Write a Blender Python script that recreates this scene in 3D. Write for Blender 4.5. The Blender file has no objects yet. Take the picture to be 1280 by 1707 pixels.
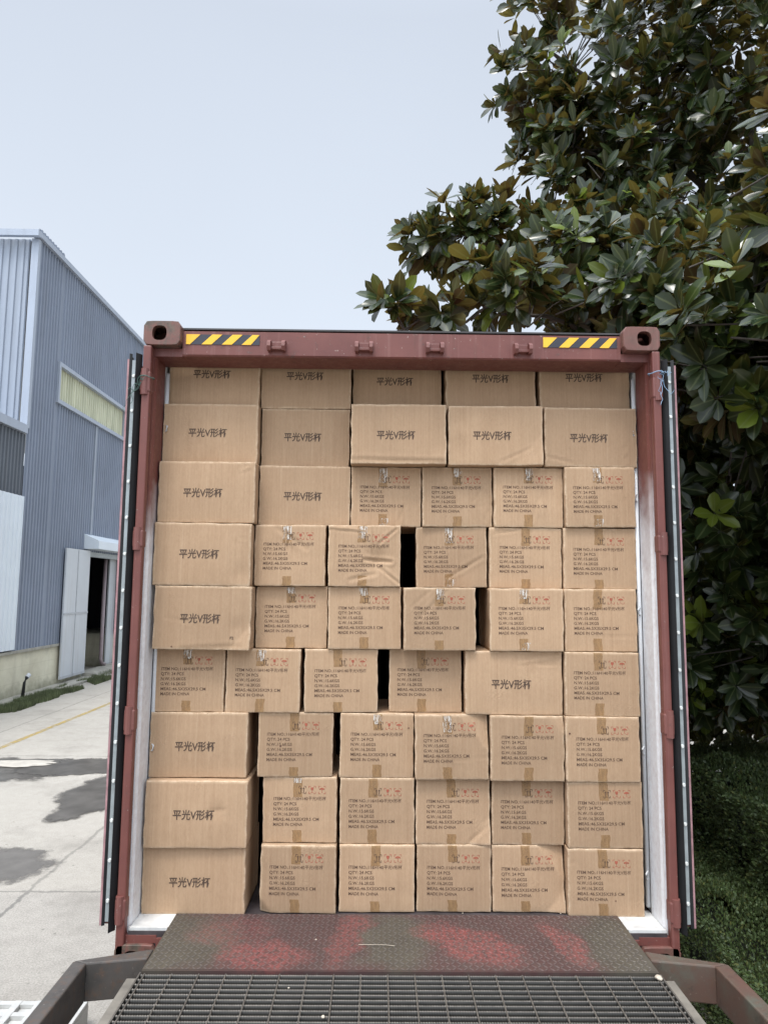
import bpy, bmesh, math, random
import numpy as np
from mathutils import Vector, Matrix, noise
R = math.radians
scene = bpy.context.scene
col = scene.collection
random.seed(7)

# ---------------------------------------------------------------- camera
F_PX, YAW, PITCH, ROLL = 1172.763, 0.0086086, 0.1090929, 0.0093097
f = Vector((math.sin(YAW)*math.cos(PITCH), math.cos(YAW)*math.cos(PITCH), math.sin(PITCH)))
rt = Vector((math.cos(YAW), -math.sin(YAW), 0)); up = rt.cross(f)
c_, s_ = math.cos(ROLL), math.sin(ROLL)
rt, up = rt*c_+up*s_, -rt*s_+up*c_
cd = bpy.data.cameras.new('camera'); cam = bpy.data.objects.new('camera', cd); col.objects.link(cam)
M = Matrix((rt, up, -f)).transposed().to_4x4(); M.translation = Vector((-0.10766, -3.21099, 1.64616))
cam.matrix_world = M
cd.sensor_fit = 'VERTICAL'; cd.sensor_height = 36; cd.lens = F_PX/1707*36
cd.clip_start = 0.05; cd.clip_end = 2000
scene.camera = cam

# ---------------------------------------------------------------- sky and light (bright overcast, haze-veiled sun behind the camera, left)
SUN_AZ, SUN_EL = R(205), R(66)          # azimuth clockwise from +Y
sdir = Vector((math.sin(SUN_AZ)*math.cos(SUN_EL), math.cos(SUN_AZ)*math.cos(SUN_EL), math.sin(SUN_EL)))
w = bpy.data.worlds.new('World'); scene.world = w; w.use_nodes = True
nt = w.node_tree; N = nt.nodes; L = nt.links; N.clear()
out = N.new('ShaderNodeOutputWorld')
sky = N.new('ShaderNodeTexSky'); sky.sky_type = 'NISHITA'; sky.sun_disc = False
sky.sun_elevation = SUN_EL; sky.sun_rotation = SUN_AZ; sky.dust_density = 4
b1 = N.new('ShaderNodeBackground'); b1.inputs[1].default_value = 0.05; sky.air_density = .4; L.new(sky.outputs[0], b1.inputs[0])
geo = N.new('ShaderNodeNewGeometry')
sep = N.new('ShaderNodeSeparateXYZ'); L.new(geo.outputs['Incoming'], sep.inputs[0])
neg = N.new('ShaderNodeMath'); neg.operation = 'MULTIPLY'; neg.inputs[1].default_value = -1; L.new(sep.outputs[2], neg.inputs[0])
cr = N.new('ShaderNodeValToRGB'); L.new(neg.outputs[0], cr.inputs[0])
e = cr.color_ramp.elements
e[0].position = 0.0; e[0].color = (.62, .665, .71, 1)
e[1].position = 1.0; e[1].color = (.70, .76, .84, 1)
for p, cc in ((.16, (.60, .65, .70, 1)), (.38, (.555, .605, .66, 1)), (.66, (.48, .525, .585, 1))):
    k = cr.color_ramp.elements.new(p); k.color = cc
nz = N.new('ShaderNodeTexNoise'); nz.inputs['Scale'].default_value = 1.3; nz.inputs['Detail'].default_value = 3
L.new(geo.outputs['Incoming'], nz.inputs['Vector'])
nm = N.new('ShaderNodeMapRange'); nm.inputs[3].default_value = .90; nm.inputs[4].default_value = 1.09; L.new(nz.outputs[0], nm.inputs[0])
dt = N.new('ShaderNodeVectorMath'); dt.operation = 'DOT_PRODUCT'; L.new(geo.outputs['Incoming'], dt.inputs[0]); dt.inputs[1].default_value = -sdir
gl = N.new('ShaderNodeMapRange'); gl.interpolation_type = 'SMOOTHSTEP'
gl.inputs[1].default_value = .42; gl.inputs[2].default_value = 1.0; gl.inputs[3].default_value = 1.0; gl.inputs[4].default_value = 3.7
L.new(dt.outputs['Value'], gl.inputs[0])
ml = N.new('ShaderNodeMath'); ml.operation = 'MULTIPLY'; L.new(gl.outputs[0], ml.inputs[0]); L.new(nm.outputs[0], ml.inputs[1])
b2 = N.new('ShaderNodeBackground'); L.new(cr.outputs[0], b2.inputs[0]); L.new(ml.outputs[0], b2.inputs[1])
ad = N.new('ShaderNodeAddShader'); L.new(b1.outputs[0], ad.inputs[0]); L.new(b2.outputs[0], ad.inputs[1]); L.new(ad.outputs[0], out.inputs[0])
sd = bpy.data.lights.new('sun', 'SUN'); sd.energy = 1.5; sd.angle = R(14); sd.color = (1, .96, .9)
so = bpy.data.objects.new('sun', sd); col.objects.link(so); so.rotation_euler = (-sdir).to_track_quat('-Z', 'Y').to_euler()
so.location = (0, -6, 12)
scene.view_settings.view_transform = 'Standard'; scene.view_settings.look = 'None'
scene.view_settings.exposure = 0.36; scene.view_settings.gamma = 1

# ---------------------------------------------------------------- material helpers
def srgb(r, g, b):
    q = lambda v: (v/255/12.92) if v/255 <= .04045 else ((v/255+.055)/1.055)**2.4
    return (q(r), q(g), q(b), 1)
class NT:
    def __init__(s, name):
        s.m = bpy.data.materials.new(name); s.m.use_nodes = True
        s.n = s.m.node_tree.nodes; s.l = s.m.node_tree.links
        s.b = s.n['Principled BSDF']; s.out = s.n['Material Output']
        s.tc = s.n.new('ShaderNodeTexCoord')
    def obj(s, scale=(1, 1, 1), loc=(0, 0, 0), src='Object'):
        mp = s.n.new('ShaderNodeMapping'); mp.inputs['Scale'].default_value = scale; mp.inputs['Location'].default_value = loc
        s.l.new(s.tc.outputs[src], mp.inputs[0]); return mp.outputs[0]
    def noise(s, scale=5, detail=4, rough=.55, vec=None, dist=0):
        k = s.n.new('ShaderNodeTexNoise'); k.inputs['Scale'].default_value = scale; k.inputs['Detail'].default_value = detail
        k.inputs['Roughness'].default_value = rough; k.inputs['Distortion'].default_value = dist
        s.l.new(vec if vec else s.tc.outputs['Object'], k.inputs['Vector']); return k.outputs[0]
    def voro(s, scale, vec=None, feat='F1'):
        k = s.n.new('ShaderNodeTexVoronoi'); k.inputs['Scale'].default_value = scale; k.feature = feat
        s.l.new(vec if vec else s.tc.outputs['Object'], k.inputs['Vector']); return k.outputs[0]
    def ramp(s, v, *st):
        k = s.n.new('ShaderNodeValToRGB'); s.l.new(v, k.inputs[0]); el = k.color_ramp.elements
        el[0].position, el[0].color = st[0][0], st[0][1]; el[1].position, el[1].color = st[-1][0], st[-1][1]
        for p, cc in st[1:-1]: el.new(p).color = cc
        return k.outputs[0]
    def rng(s, v, a, b, c=0, d=1, smooth=False):
        k = s.n.new('ShaderNodeMapRange'); s.l.new(v, k.inputs[0])
        if smooth: k.interpolation_type = 'SMOOTHSTEP'
        for i, x in enumerate((a, b, c, d)): k.inputs[i+1].default_value = x
        return k.outputs[0]
    def math(s, op, a, b=None, c=None):
        k = s.n.new('ShaderNodeMath'); k.operation = op
        for i, x in enumerate((a, b, c)):
            if x is None: continue
            if isinstance(x, (int, float)): k.inputs[i].default_value = x
            else: s.l.new(x, k.inputs[i])
        return k.outputs[0]
    def mix(s, fac, a, b, mode='MIX'):
        k = s.n.new('ShaderNodeMix'); k.data_type = 'RGBA'; k.blend_type = mode
        for i, x in ((0, fac), (6, a), (7, b)):
            if isinstance(x, (int, float, tuple)): k.inputs[i].default_value = x
            else: s.l.new(x, k.inputs[i])
        return k.outputs[2]
    def sepxyz(s, v=None):
        k = s.n.new('ShaderNodeSeparateXYZ'); s.l.new(v if v else s.tc.outputs['Object'], k.inputs[0]); return k.outputs
    def attr(s, name):
        k = s.n.new('ShaderNodeAttribute'); k.attribute_name = name; return k.outputs['Fac']
    def rnd(s):
        k = s.n.new('ShaderNodeObjectInfo'); return k.outputs['Random']
    def color(s, x):
        if isinstance(x, tuple): s.b.inputs['Base Color'].default_value = x
        else: s.l.new(x, s.b.inputs['Base Color'])
    def set(s, rough=.6, metal=0, spec=.5):
        if isinstance(rough, (int, float)): s.b.inputs['Roughness'].default_value = rough
        else: s.l.new(rough, s.b.inputs['Roughness'])
        s.b.inputs['Metallic'].default_value = metal; s.b.inputs['Specular IOR Level'].default_value = spec
    def bump(s, h, strength=.3, dist=.01, prev=None):
        k = s.n.new('ShaderNodeBump'); k.inputs['Strength'].default_value = strength; k.inputs['Distance'].default_value = dist
        s.l.new(h, k.inputs['Height'])
        if prev: s.l.new(prev, k.inputs['Normal'])
        s.l.new(k.outputs[0], s.b.inputs['Normal']); return k.outputs[0]

def simple(name, colr, rough=.6, metal=0, var=.12, scale=6, bump=0, spec=.5):
    t = NT(name); n = t.noise(scale, 6, .6)
    d = tuple(v*(1-var) for v in colr[:3])+(1,); l = tuple(min(1, v*(1+var)) for v in colr[:3])+(1,)
    t.color(t.ramp(n, (.3, d), (.7, l))); t.set(rough, metal, spec)
    if bump: t.bump(t.noise(scale*6, 4), bump, .004)
    return t.m

# ---------------------------------------------------------------- geometry helpers
class MB:
    def __init__(s): s.bm = bmesh.new(); s.mats = []
    def mi(s, m):
        if m is None: return 0
        if m not in s.mats: s.mats.append(m)
        return s.mats.index(m)
    def face(s, vs, mi=0):
        try:
            fc = s.bm.faces.new(vs); fc.material_index = mi; return fc
        except ValueError: return None
    def box(s, x0, x1, y0, y1, z0, z1, m=None, bevel=0, rot=None):
        mi = s.mi(m)
        vs = [s.bm.verts.new((x, y, z)) for x in (x0, x1) for y in (y0, y1) for z in (z0, z1)]
        fs = [s.face([vs[i] for i in q], mi) for q in ((0, 1, 3, 2), (4, 6, 7, 5), (0, 4, 5, 1), (2, 3, 7, 6), (0, 2, 6, 4), (1, 5, 7, 3))]
        if bevel:
            ed = list({e for fc in fs for e in fc.edges})
            r = bmesh.ops.bevel(s.bm, geom=ed, offset=bevel, segments=2, affect='EDGES', profile=.5)
            for fc in r['faces']: fc.material_index = mi
            vs = list({v for fc in r['faces'] for v in fc.verts} | {v for v in vs if v.is_valid})
        if rot: bmesh.ops.transform(s.bm, matrix=rot, verts=[v for v in vs if v.is_valid])
        return s
    def tube(s, pts, r, n=8, m=None, cap=True):
        mi = s.mi(m); rings = []; pts = [Vector(p) for p in pts]
        rr = r if isinstance(r, (list, tuple)) else [r]*len(pts)
        for i, p in enumerate(pts):
            d = (pts[min(i+1, len(pts)-1)]-pts[max(i-1, 0)]).normalized()
            a = d.cross(Vector((0, 0, 1)) if abs(d.z) < .9 else Vector((1, 0, 0))).normalized(); b = d.cross(a)
            rings.append([s.bm.verts.new(p+(a*math.cos(2*math.pi*k/n)+b*math.sin(2*math.pi*k/n))*rr[i]) for k in range(n)])
        for i in range(len(rings)-1):
            for k in range(n): s.face([rings[i][k], rings[i][(k+1) % n], rings[i+1][(k+1) % n], rings[i+1][k]], mi)
        if cap: s.face(rings[0][::-1], mi); s.face(rings[-1], mi)
        return s
    def prism(s, poly, axis, a, b, m=None):
        mi = s.mi(m)
        def P(u, v, w): return {0: (w, u, v), 1: (u, w, v), 2: (u, v, w)}[axis]
        A = [s.bm.verts.new(P(u, v, a)) for u, v in poly]; B = [s.bm.verts.new(P(u, v, b)) for u, v in poly]
        n = len(poly)
        s.face(A, mi); s.face(B[::-1], mi)
        for i in range(n): s.face([A[i], B[i], B[(i+1) % n], A[(i+1) % n]], mi)
        return s
    def build(s, name, mat=None, parent=None, smooth=False, loc=None):
        bmesh.ops.recalc_face_normals(s.bm, faces=s.bm.faces[:])
        me = bpy.data.meshes.new(name); s.bm.to_mesh(me); s.bm.free()
        for m in (s.mats if s.mats else [mat]): me.materials.append(m)
        if smooth: me.polygons.foreach_set('use_smooth', [True]*len(me.polygons))
        o = bpy.data.objects.new(name, me); col.objects.link(o)
        if parent: o.parent = parent
        return o
def npmesh(name, V, Fs, mat, parent=None, attrs=None, smooth=False):
    me = bpy.data.meshes.new(name)
    if isinstance(Fs, np.ndarray):
        k = Fs.shape[1]; nf = len(Fs)
        me.vertices.add(len(V)); me.vertices.foreach_set('co', np.asarray(V, dtype=np.float32).ravel())
        me.loops.add(nf*k); me.loops.foreach_set('vertex_index', Fs.ravel().astype(np.int32))
        me.polygons.add(nf); me.polygons.foreach_set('loop_start', np.arange(0, nf*k, k, dtype=np.int32))
        me.polygons.foreach_set('loop_total', np.full(nf, k, dtype=np.int32)); me.update(calc_edges=True)
    else: me.from_pydata([tuple(v) for v in V], [], Fs)
    if attrs:
        for n, a in attrs.items():
            t = me.attributes.new(n, 'FLOAT', 'POINT'); t.data.foreach_set('value', np.asarray(a, dtype=np.float32))
    if smooth: me.polygons.foreach_set('use_smooth', [True]*len(me.polygons))
    me.materials.append(mat)
    o = bpy.data.objects.new(name, me); col.objects.link(o)
    if parent: o.parent = parent
    return o
def tag(o, label=None, cat=None, group=None, kind=None):
    if label: o['label'] = label
    if cat: o['category'] = cat
    if group: o['group'] = group
    if kind: o['kind'] = kind
    return o
def empty(name, label, cat, group=None):
    o = bpy.data.objects.new(name, None); col.objects.link(o); o.empty_display_size = .2
    return tag(o, label, cat, group)

GZ = -1.3            # ground level
FZ = 0.168           # container floor level

# ---------------------------------------------------------------- materials
def m_ground():
    t = NT('concrete_ground')
    n1 = t.noise(.35, 6, .6); n2 = t.noise(9, 8, .7); n3 = t.noise(70, 3, .7)
    c = t.ramp(n1, (.3, (.235, .217, .19, 1)), (.7, (.375, .348, .308, 1)))
    c = t.mix(.5, c, t.ramp(n2, (.3, (.23, .215, .19, 1)), (.7, (.42, .395, .352, 1))))
    c = t.mix(.35, c, t.ramp(n3, (.35, (.13, .122, .11, 1)), (.65, (.52, .495, .45, 1))))
    x, y, z = t.sepxyz()[:3]
    wob = t.math('MULTIPLY', t.math('SUBTRACT', t.noise(1.2, 5, .7), .5), .5)
    fine = t.math('MULTIPLY', t.math('SUBTRACT', t.noise(12, 4, .7), .5), .08)
    xx = t.math('ADD', x, t.math('ADD', t.math('MULTIPLY', wob, .35), fine)); yy = t.math('ADD', y, fine)
    def joint(v, off, per, wd):
        a = t.math('PINGPONG', t.math('SUBTRACT', v, off), per/2)
        return t.rng(a, wd*.4, wd, 1, 0)
    j = t.math('MAXIMUM', joint(xx, -3.46, 4.2, .028), joint(yy, 4.0, 5.5, .02))
    c = t.mix(t.math('MULTIPLY', j, .75), c, (.13, .125, .115, 1))
    # slab tone changes beyond the cross joint
    slab = t.rng(y, 3.9, 4.1); c = t.mix(t.math('MULTIPLY', slab, .18), c, (.50, .46, .385, 1))
    c = t.mix(t.rng(t.noise(1.1, 6, .7), .50, .70, 0, .42), c, (.17, .155, .135, 1))
    c = t.mix(t.rng(t.voro(5), .03, .09, .8, 0), c, (.16, .15, .13, 1))
    t.color(c); t.set(.85, 0, .3); t.bump(t.math('ADD', n2, t.math('MULTIPLY', n3, .5)), .35, .01)
    return t.m
M_ground = m_ground()
def m_wet(name, c0, c1, rough, soft=.16):
    t = NT(name); n = t.noise(3, 5, .6)
    t.color(t.ramp(n, (.3, c0), (.7, c1))); t.set(rough, 0, .5); t.bump(t.noise(40, 3), .08, .003)
    e = t.math('ADD', t.attr('edge'), t.math('MULTIPLY', t.math('SUBTRACT', t.noise(4.5, 6, .7), .5), .55))
    tr = t.n.new('ShaderNodeBsdfTransparent'); mx = t.n.new('ShaderNodeMixShader')
    t.l.new(t.math('MULTIPLY', t.rng(e, .22, .22+soft, 0, 1, True), t.rng(n, .3, .7, .8, 1)), mx.inputs[0])
    t.l.new(tr.outputs[0], mx.inputs[1]); t.l.new(t.b.outputs[0], mx.inputs[2]); t.l.new(mx.outputs[0], t.out.inputs[0]); return t.m
M_wet = m_wet('wet_concrete', (.072, .065, .056, 1), (.12, .109, .095, 1), .3)
M_damp = m_wet('damp_concrete', (.115, .107, .097, 1), (.16, .149, .135, 1), .5)

def m_kraft():
    t = NT('kraft_cardboard')
    ov = t.n.new('ShaderNodeVectorMath'); ov.operation = 'ADD'; t.l.new(t.tc.outputs['Object'], ov.inputs[0])
    cmb = t.n.new('ShaderNodeCombineXYZ'); r = t.rnd(); r10 = t.math('MULTIPLY', r, 37.0); t.l.new(r10, cmb.inputs[0]); t.l.new(r10, cmb.inputs[2])
    t.l.new(cmb.outputs[0], ov.inputs[1]); V = ov.outputs[0]
    def mp(sc):
        k = t.n.new('ShaderNodeMapping'); k.inputs['Scale'].default_value = sc; t.l.new(V, k.inputs[0]); return k.outputs[0]
    flute = t.noise(1, 3, .7, mp((90, 90, 1.2))); broad = t.noise(1, 3, .6, mp((22, 22, .7)))
    blot = t.noise(7, 5, .6, mp((1, 1, 1))); fib = t.noise(160, 3, .7, mp((1, 1, .35)))
    c = t.ramp(blot, (.25, (.355, .232, .141, 1)), (.75, (.42, .281, .174, 1)))
    c = t.mix(.22, c, t.ramp(flute, (.35, (.33, .21, .125, 1)), (.65, (.55, .395, .26, 1))))
    lines = t.noise(1, 2, .5, mp((55, 55, .5))); c = t.mix(t.rng(lines, .66, .72, 0, .22), c, (.27, .17, .10, 1)); c = t.mix(t.rng(lines, .34, .28, 0, .18), c, (.56, .42, .29, 1))
    scf = t.noise(9, 6, .8, mp((1, 1, 2.2))); c = t.mix(t.rng(scf, .60, .70, 0, .3), c, (.24, .155, .095, 1))
    c = t.mix(.16, c, t.ramp(fib, (.3, (.30, .2, .12, 1)), (.7, (.56, .41, .28, 1))))
    tone = t.rng(r, 0, 1, .88, 1.09)
    hs = t.n.new('ShaderNodeHueSaturation'); t.l.new(tone, hs.inputs['Value']); t.l.new(c, hs.inputs['Color'])
    hs.inputs['Saturation'].default_value = 1.0
    c = t.mix(t.math('MULTIPLY', t.attr('wear'), t.rng(t.noise(30, 3, .7, V), .4, .6, .25, .95)), hs.outputs[0], (.66, .52, .37, 1))
    c = t.mix(t.attr('seam'), c, (.2, .12, .07, 1))
    t.color(c); t.set(.78, 0, .25)
    b = t.bump(broad, .32, .006); b = t.bump(flute, .35, .0025, b)
    # handling wrinkles in patches
    wr = t.n.new('ShaderNodeTexWave'); wr.inputs['Scale'].default_value = 14; wr.inputs['Distortion'].default_value = 9; wr.inputs['Detail'].default_value = 4; wr.inputs['Detail Scale'].default_value = 2
    t.l.new(mp((1, 1, 1.8)), wr.inputs[0])
    msk = t.rng(t.noise(5, 3, .6, mp((1, 1, 1))), .58, .74)
    t.bump(t.math('MULTIPLY', wr.outputs[1], msk), .28, .005, b)
    return t.m
M_kraft = m_kraft()
def m_ink(name, base, lo, hi):
    t = NT(name); t.color(base); t.set(.7, 0, .2)
    tr = t.n.new('ShaderNodeBsdfTransparent'); mx = t.n.new('ShaderNodeMixShader')
    t.l.new(t.rng(t.noise(75, 4, .8), .35, .62, lo, hi), mx.inputs[0])
    t.l.new(tr.outputs[0], mx.inputs[1]); t.l.new(t.b.outputs[0], mx.inputs[2]); t.l.new(mx.outputs[0], t.out.inputs[0]); return t.m
M_ink = m_ink('brown_print_ink', (.12, .075, .053, 1), .72, .97)
M_inkbig = m_ink('dark_print_ink', (.095, .065, .05, 1), .72, .98)
M_inkred = m_ink('red_print_ink', (.42, .115, .075, 1), .45, .95)
def m_tape():
    t = NT('brown_packing_tape'); t.color((.30, .19, .11, 1)); t.set(.34, 0, .5)
    b = t.bump(t.noise(1, 4, .6, t.obj((110, 20, 14)), 1.5), .5, .004)
    tr = t.n.new('ShaderNodeBsdfTransparent'); mx = t.n.new('ShaderNodeMixShader')
    tr.inputs[0].default_value = (.97, .92, .8, 1)
    t.l.new(t.rng(t.noise(1, 3, .6, t.obj((60, 10, 20))), .35, .65, .18, .42), mx.inputs[0])
    t.l.new(tr.outputs[0], mx.inputs[1]); t.l.new(t.b.outputs[0], mx.inputs[2]); t.l.new(mx.outputs[0], t.out.inputs[0]); return t.m
M_tape = m_tape()
def m_glint():
    t = NT('wrinkled_tape_shine'); t.color((.8, .76, .7, 1)); t.set(.12, 0, .8)  # pale patches paint the shine on wrinkled tape
    v = t.noise(1, 3, .7, t.obj((170, 40, 18)), 1.2)
    t.bump(v, .9, .004)
    tr = t.n.new('ShaderNodeBsdfTransparent'); mx = t.n.new('ShaderNodeMixShader')
    t.l.new(t.rng(v, .5, .6, .0, .85), mx.inputs[0])
    t.l.new(tr.outputs[0], mx.inputs[1]); t.l.new(t.b.outputs[0], mx.inputs[2]); t.l.new(mx.outputs[0], t.out.inputs[0]); return t.m
M_glint = m_glint()

def m_redsteel(name, spray=False, base=(.152, .047, .039), dirt=.75, old=False):
    t = NT(name); n = t.noise(2.5, 6, .65); n2 = t.noise(30, 5, .7)
    b = base
    c = t.ramp(n, (.3, (b[0]*.8, b[1]*.78, b[2]*.8, 1)), (.7, (b[0]*1.2, b[1]*1.3, b[2]*1.25, 1)))
    c = t.mix(t.math('MULTIPLY', t.rng(n2, .6, .72), dirt), c, (.07, .045, .04, 1))
    c = t.mix(t.math('MULTIPLY', t.rng(t.noise(60, 2, .8), .68, .74), .6), c, (.42, .33, .29, 1))
    x, y, z = t.sepxyz()[:3]
    streak = t.rng(t.noise(1, 4, .6, t.obj((40, 40, 1.2))), .55, .7)
    c = t.mix(t.math('MULTIPLY', streak, .22), c, (.34, .19, .17, 1))
    run = t.rng(t.noise(1, 5, .7, t.obj((22, 22, 2.2), (3, 1, 5))), .58, .72, 0, .55); c = t.mix(run, c, (.085, .038, .024, 1))
    if old:
        c = t.mix(t.math('MULTIPLY', t.rng(t.noise(14, 6, .75), .46, .60), t.rng(x, 1.0, -1.1, .35, .95)), c, t.ramp(n2, (.4, (.05, .045, .035, 1)), (.7, (.15, .12, .085, 1))))
    if spray:
        g = t.n.new('ShaderNodeNewGeometry')
        # sprayed on: inner faces of the posts, from mid height down, ragged outer edge
        inner = t.rng(t.math('ADD', t.math('ABSOLUTE', x), t.math('MULTIPLY', t.math('SUBTRACT', n, .5), .010)), 1.196, 1.188)
        zz = t.math('ADD', z, t.math('MULTIPLY', t.math('SUBTRACT', t.noise(3, 3), .5), .9))
        low = t.rng(zz, 2.15, 1.75, 0, 1)
        c = t.mix(t.math('MULTIPLY', inner, low), c, t.ramp(n2, (.4, (.74, .755, .775, 1)), (.7, (.62, .60, .61, 1))))
    t.color(c); t.set(t.rng(n2, .3, .7, .38, .6), 0, .5); t.bump(n2, .12, .003); return t.m
M_red = m_redsteel('container_red_paint')
M_redpost = m_redsteel('container_post_paint', True)
M_redold = m_redsteel('weathered_corner_steel', base=(.15, .062, .05), dirt=1.0, old=True)
M_redhinge = m_redsteel('hinge_paint', base=(.165, .058, .050), dirt=.6)
M_white = simple('white_interior_paint', (.66, .68, .70, 1), .5, var=.07, scale=4, bump=.1)
M_dirtywhite = simple('dirty_white_sill', (.62, .62, .60, 1), .55, var=.25, scale=9, bump=.2)
M_black = simple('black_rubber', (.012, .013, .014, 1), .55, var=.3)
M_darkst = simple('dark_steel', (.045, .042, .042, 1), .5, var=.3, scale=10)
M_grey = simple('grey_metal_strip', (.30, .335, .345, 1), .4, .3, var=.2, scale=12)
M_rivet = simple('pale_rivet', (.7, .72, .7, 1), .35, .3)
M_pink = simple('door_edge_paint', (.34, .19, .2, 1), .45, var=.35, scale=14)
M_yellow = simple('hazard_yellow', (.82, .47, .03, 1), .45, var=.06)
M_stblack = simple('hazard_black', (.03, .032, .045, 1), .5, var=.2)
M_floor = simple('dark_floor_steel', (.06, .05, .052, 1), .45, var=.4, scale=14)
M_glass = simple('chassis_paint', (.03, .03, .035, 1), .6)
M_tyre = simple('tyre_rubber', (.02, .02, .02, 1), .85)

# ---------------------------------------------------------------- ground
def sheet(name, pts, z, mat, kind='structure'):
    o = npmesh(name, [(x, y, z) for x, y in pts], [tuple(range(len(pts)))], mat); return tag(o, kind=kind)
sheet('ground', [(-600, -600), (600, -600), (600, 900), (-600, 900)], GZ, M_ground)
def blob(cx, cy, rx, ry, seed, n=90, amp=.22, ang=0):
    o = []
    for i in range(n):
        a = 2*math.pi*i/n; k = 1+amp*noise.noise(Vector((math.cos(a)*1.6+seed, math.sin(a)*1.6, seed)))*1.6+amp*.35*noise.noise(Vector((math.cos(a)*7+seed, math.sin(a)*7, 0)))
        x, y = rx*k*math.cos(a), ry*k*math.sin(a); o.append((cx+x*math.cos(ang)-y*math.sin(ang), cy+x*math.sin(ang)+y*math.cos(ang)))
    return o
def patch(name, cx, cy, rx, ry, z, mat, seed, amp=.3):
    o = blob(cx, cy, rx, ry, seed, 72, amp); rings = 6; V = [(cx, cy, GZ+z)]; E_ = [1.0]; Fc = []
    for k in range(1, rings+1):
        for x, y in o: V.append((cx+(x-cx)*k/rings, cy+(y-cy)*k/rings, GZ+z)); E_.append(1-k/rings)
    n = len(o)
    for i in range(n):
        Fc.append((0, 1+i, 1+(i+1) % n))
        for k in range(rings-1): a = 1+k*n; Fc.append((a+i, a+n+i, a+n+(i+1) % n, a+(i+1) % n))
    tag(npmesh(name, V, Fc, mat, None, {'edge': E_}), kind='structure')
patch('puddle', -6.9, 8.7, 3.6, 1.05, .004, M_wet, 3)
patch('puddle', -4.75, 8.75, 1.5, .75, .008, M_wet, 5.5)
patch('puddle', -3.95, 7.2, .72, 1.5, .012, M_wet, 9.1)
patch('puddle', -4.6, 4.6, 1.55, .8, .004, M_damp, 12, .1)
M_dry = simple('dry_concrete_island', (.42, .39, .34, 1), .85, var=.2)
sheet('dry_patch', blob(-6.2, 8.9, .85, .2, 21, amp=.4), GZ+.016, M_dry)
def m_line():
    t = NT('worn_yellow_line'); t.color((.42, .30, .08, 1)); t.set(.8)
    tr = t.n.new('ShaderNodeBsdfTransparent'); mx = t.n.new('ShaderNodeMixShader')
    t.l.new(t.rng(t.noise(5, 6, .75), .35, .65, .05, .9), mx.inputs[0])
    t.l.new(tr.outputs[0], mx.inputs[1]); t.l.new(t.b.outputs[0], mx.inputs[2]); t.l.new(mx.outputs[0], t.out.inputs[0]); return t.m
sheet('road_line', [(-7.08, 6), (-6.96, 6), (-6.3, 40), (-6.42, 40)], GZ+.004, m_line())
# kerb path beside the plinth
M_curb = simple('kerb_concrete', (.3, .29, .25, 1), .85, var=.3, scale=5, bump=.4)
tag(MB().box(-9.62, -9.05, 8, 60, GZ-.1, GZ+.06).build('verge_kerb', M_curb), kind='structure')
M_grass = simple('grass_blades', (.085, .105, .045, 1), .7, var=.45, scale=3)
rs = np.random.RandomState(3)
n = 26000
gx = -9.25+rs.rand(n)*.72; gy = 9+rs.rand(n)*14
dens = np.array([noise.noise(Vector((a*1.5, b*.8, 0))) for a, b in zip(gx, gy)])
k = dens > -.12; gx, gy = gx[k], gy[k]; n = len(gx)
h = .03+rs.rand(n)*.09; a = rs.rand(n)*6.28; wd = .006+rs.rand(n)*.006
lx, ly = (rs.rand(n)-.5)*.08, (rs.rand(n)-.5)*.08
V = np.stack([np.stack([gx-np.cos(a)*wd, gy-np.sin(a)*wd, np.full(n, GZ)], 1), np.stack([gx+np.cos(a)*wd, gy+np.sin(a)*wd, np.full(n, GZ)], 1), np.stack([gx+lx, gy+ly, GZ+.05+h], 1)], 1).reshape(-1, 3)
tag(npmesh('grass', V, np.arange(n*3).reshape(-1, 3), M_grass), 'short weedy grass growing along the kerb of the blue warehouse', 'grass', kind='stuff')

# ---------------------------------------------------------------- warehouse
def m_sheetmetal(name, base, var=.1, streak=.25, dirt=(.12, .12, .12)):
    t = NT(name); n = t.noise(.5, 5, .6); st = t.noise(1, 4, .6, t.obj((6, 6, .25)))
    b = base
    c = t.ramp(n, (.3, tuple(v*(1-var) for v in b)+(1,)), (.7, tuple(v*(1+var) for v in b)+(1,)))
    c = t.mix(t.math('MULTIPLY', t.rng(st, .5, .75), streak), c, dirt+(1,))
    t.color(c); t.set(.5, .1, .4); return t.m
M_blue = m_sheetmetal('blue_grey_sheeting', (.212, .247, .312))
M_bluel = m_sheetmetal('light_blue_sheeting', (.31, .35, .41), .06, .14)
M_dk = m_sheetmetal('painted_shade_sheeting', (.10, .115, .135), .15, .3)  # shade under the bay eave is put into this darker sheet colour
M_trim = m_sheetmetal('pale_metal_trim', (.36, .405, .475), .06, .15)
M_pale = m_sheetmetal('pale_sliding_panel', (.66, .72, .77), .05, .12, (.4, .45, .5))
M_doorw = m_sheetmetal('white_metal_door', (.52, .55, .58), .08, .35, (.3, .26, .22))
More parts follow.
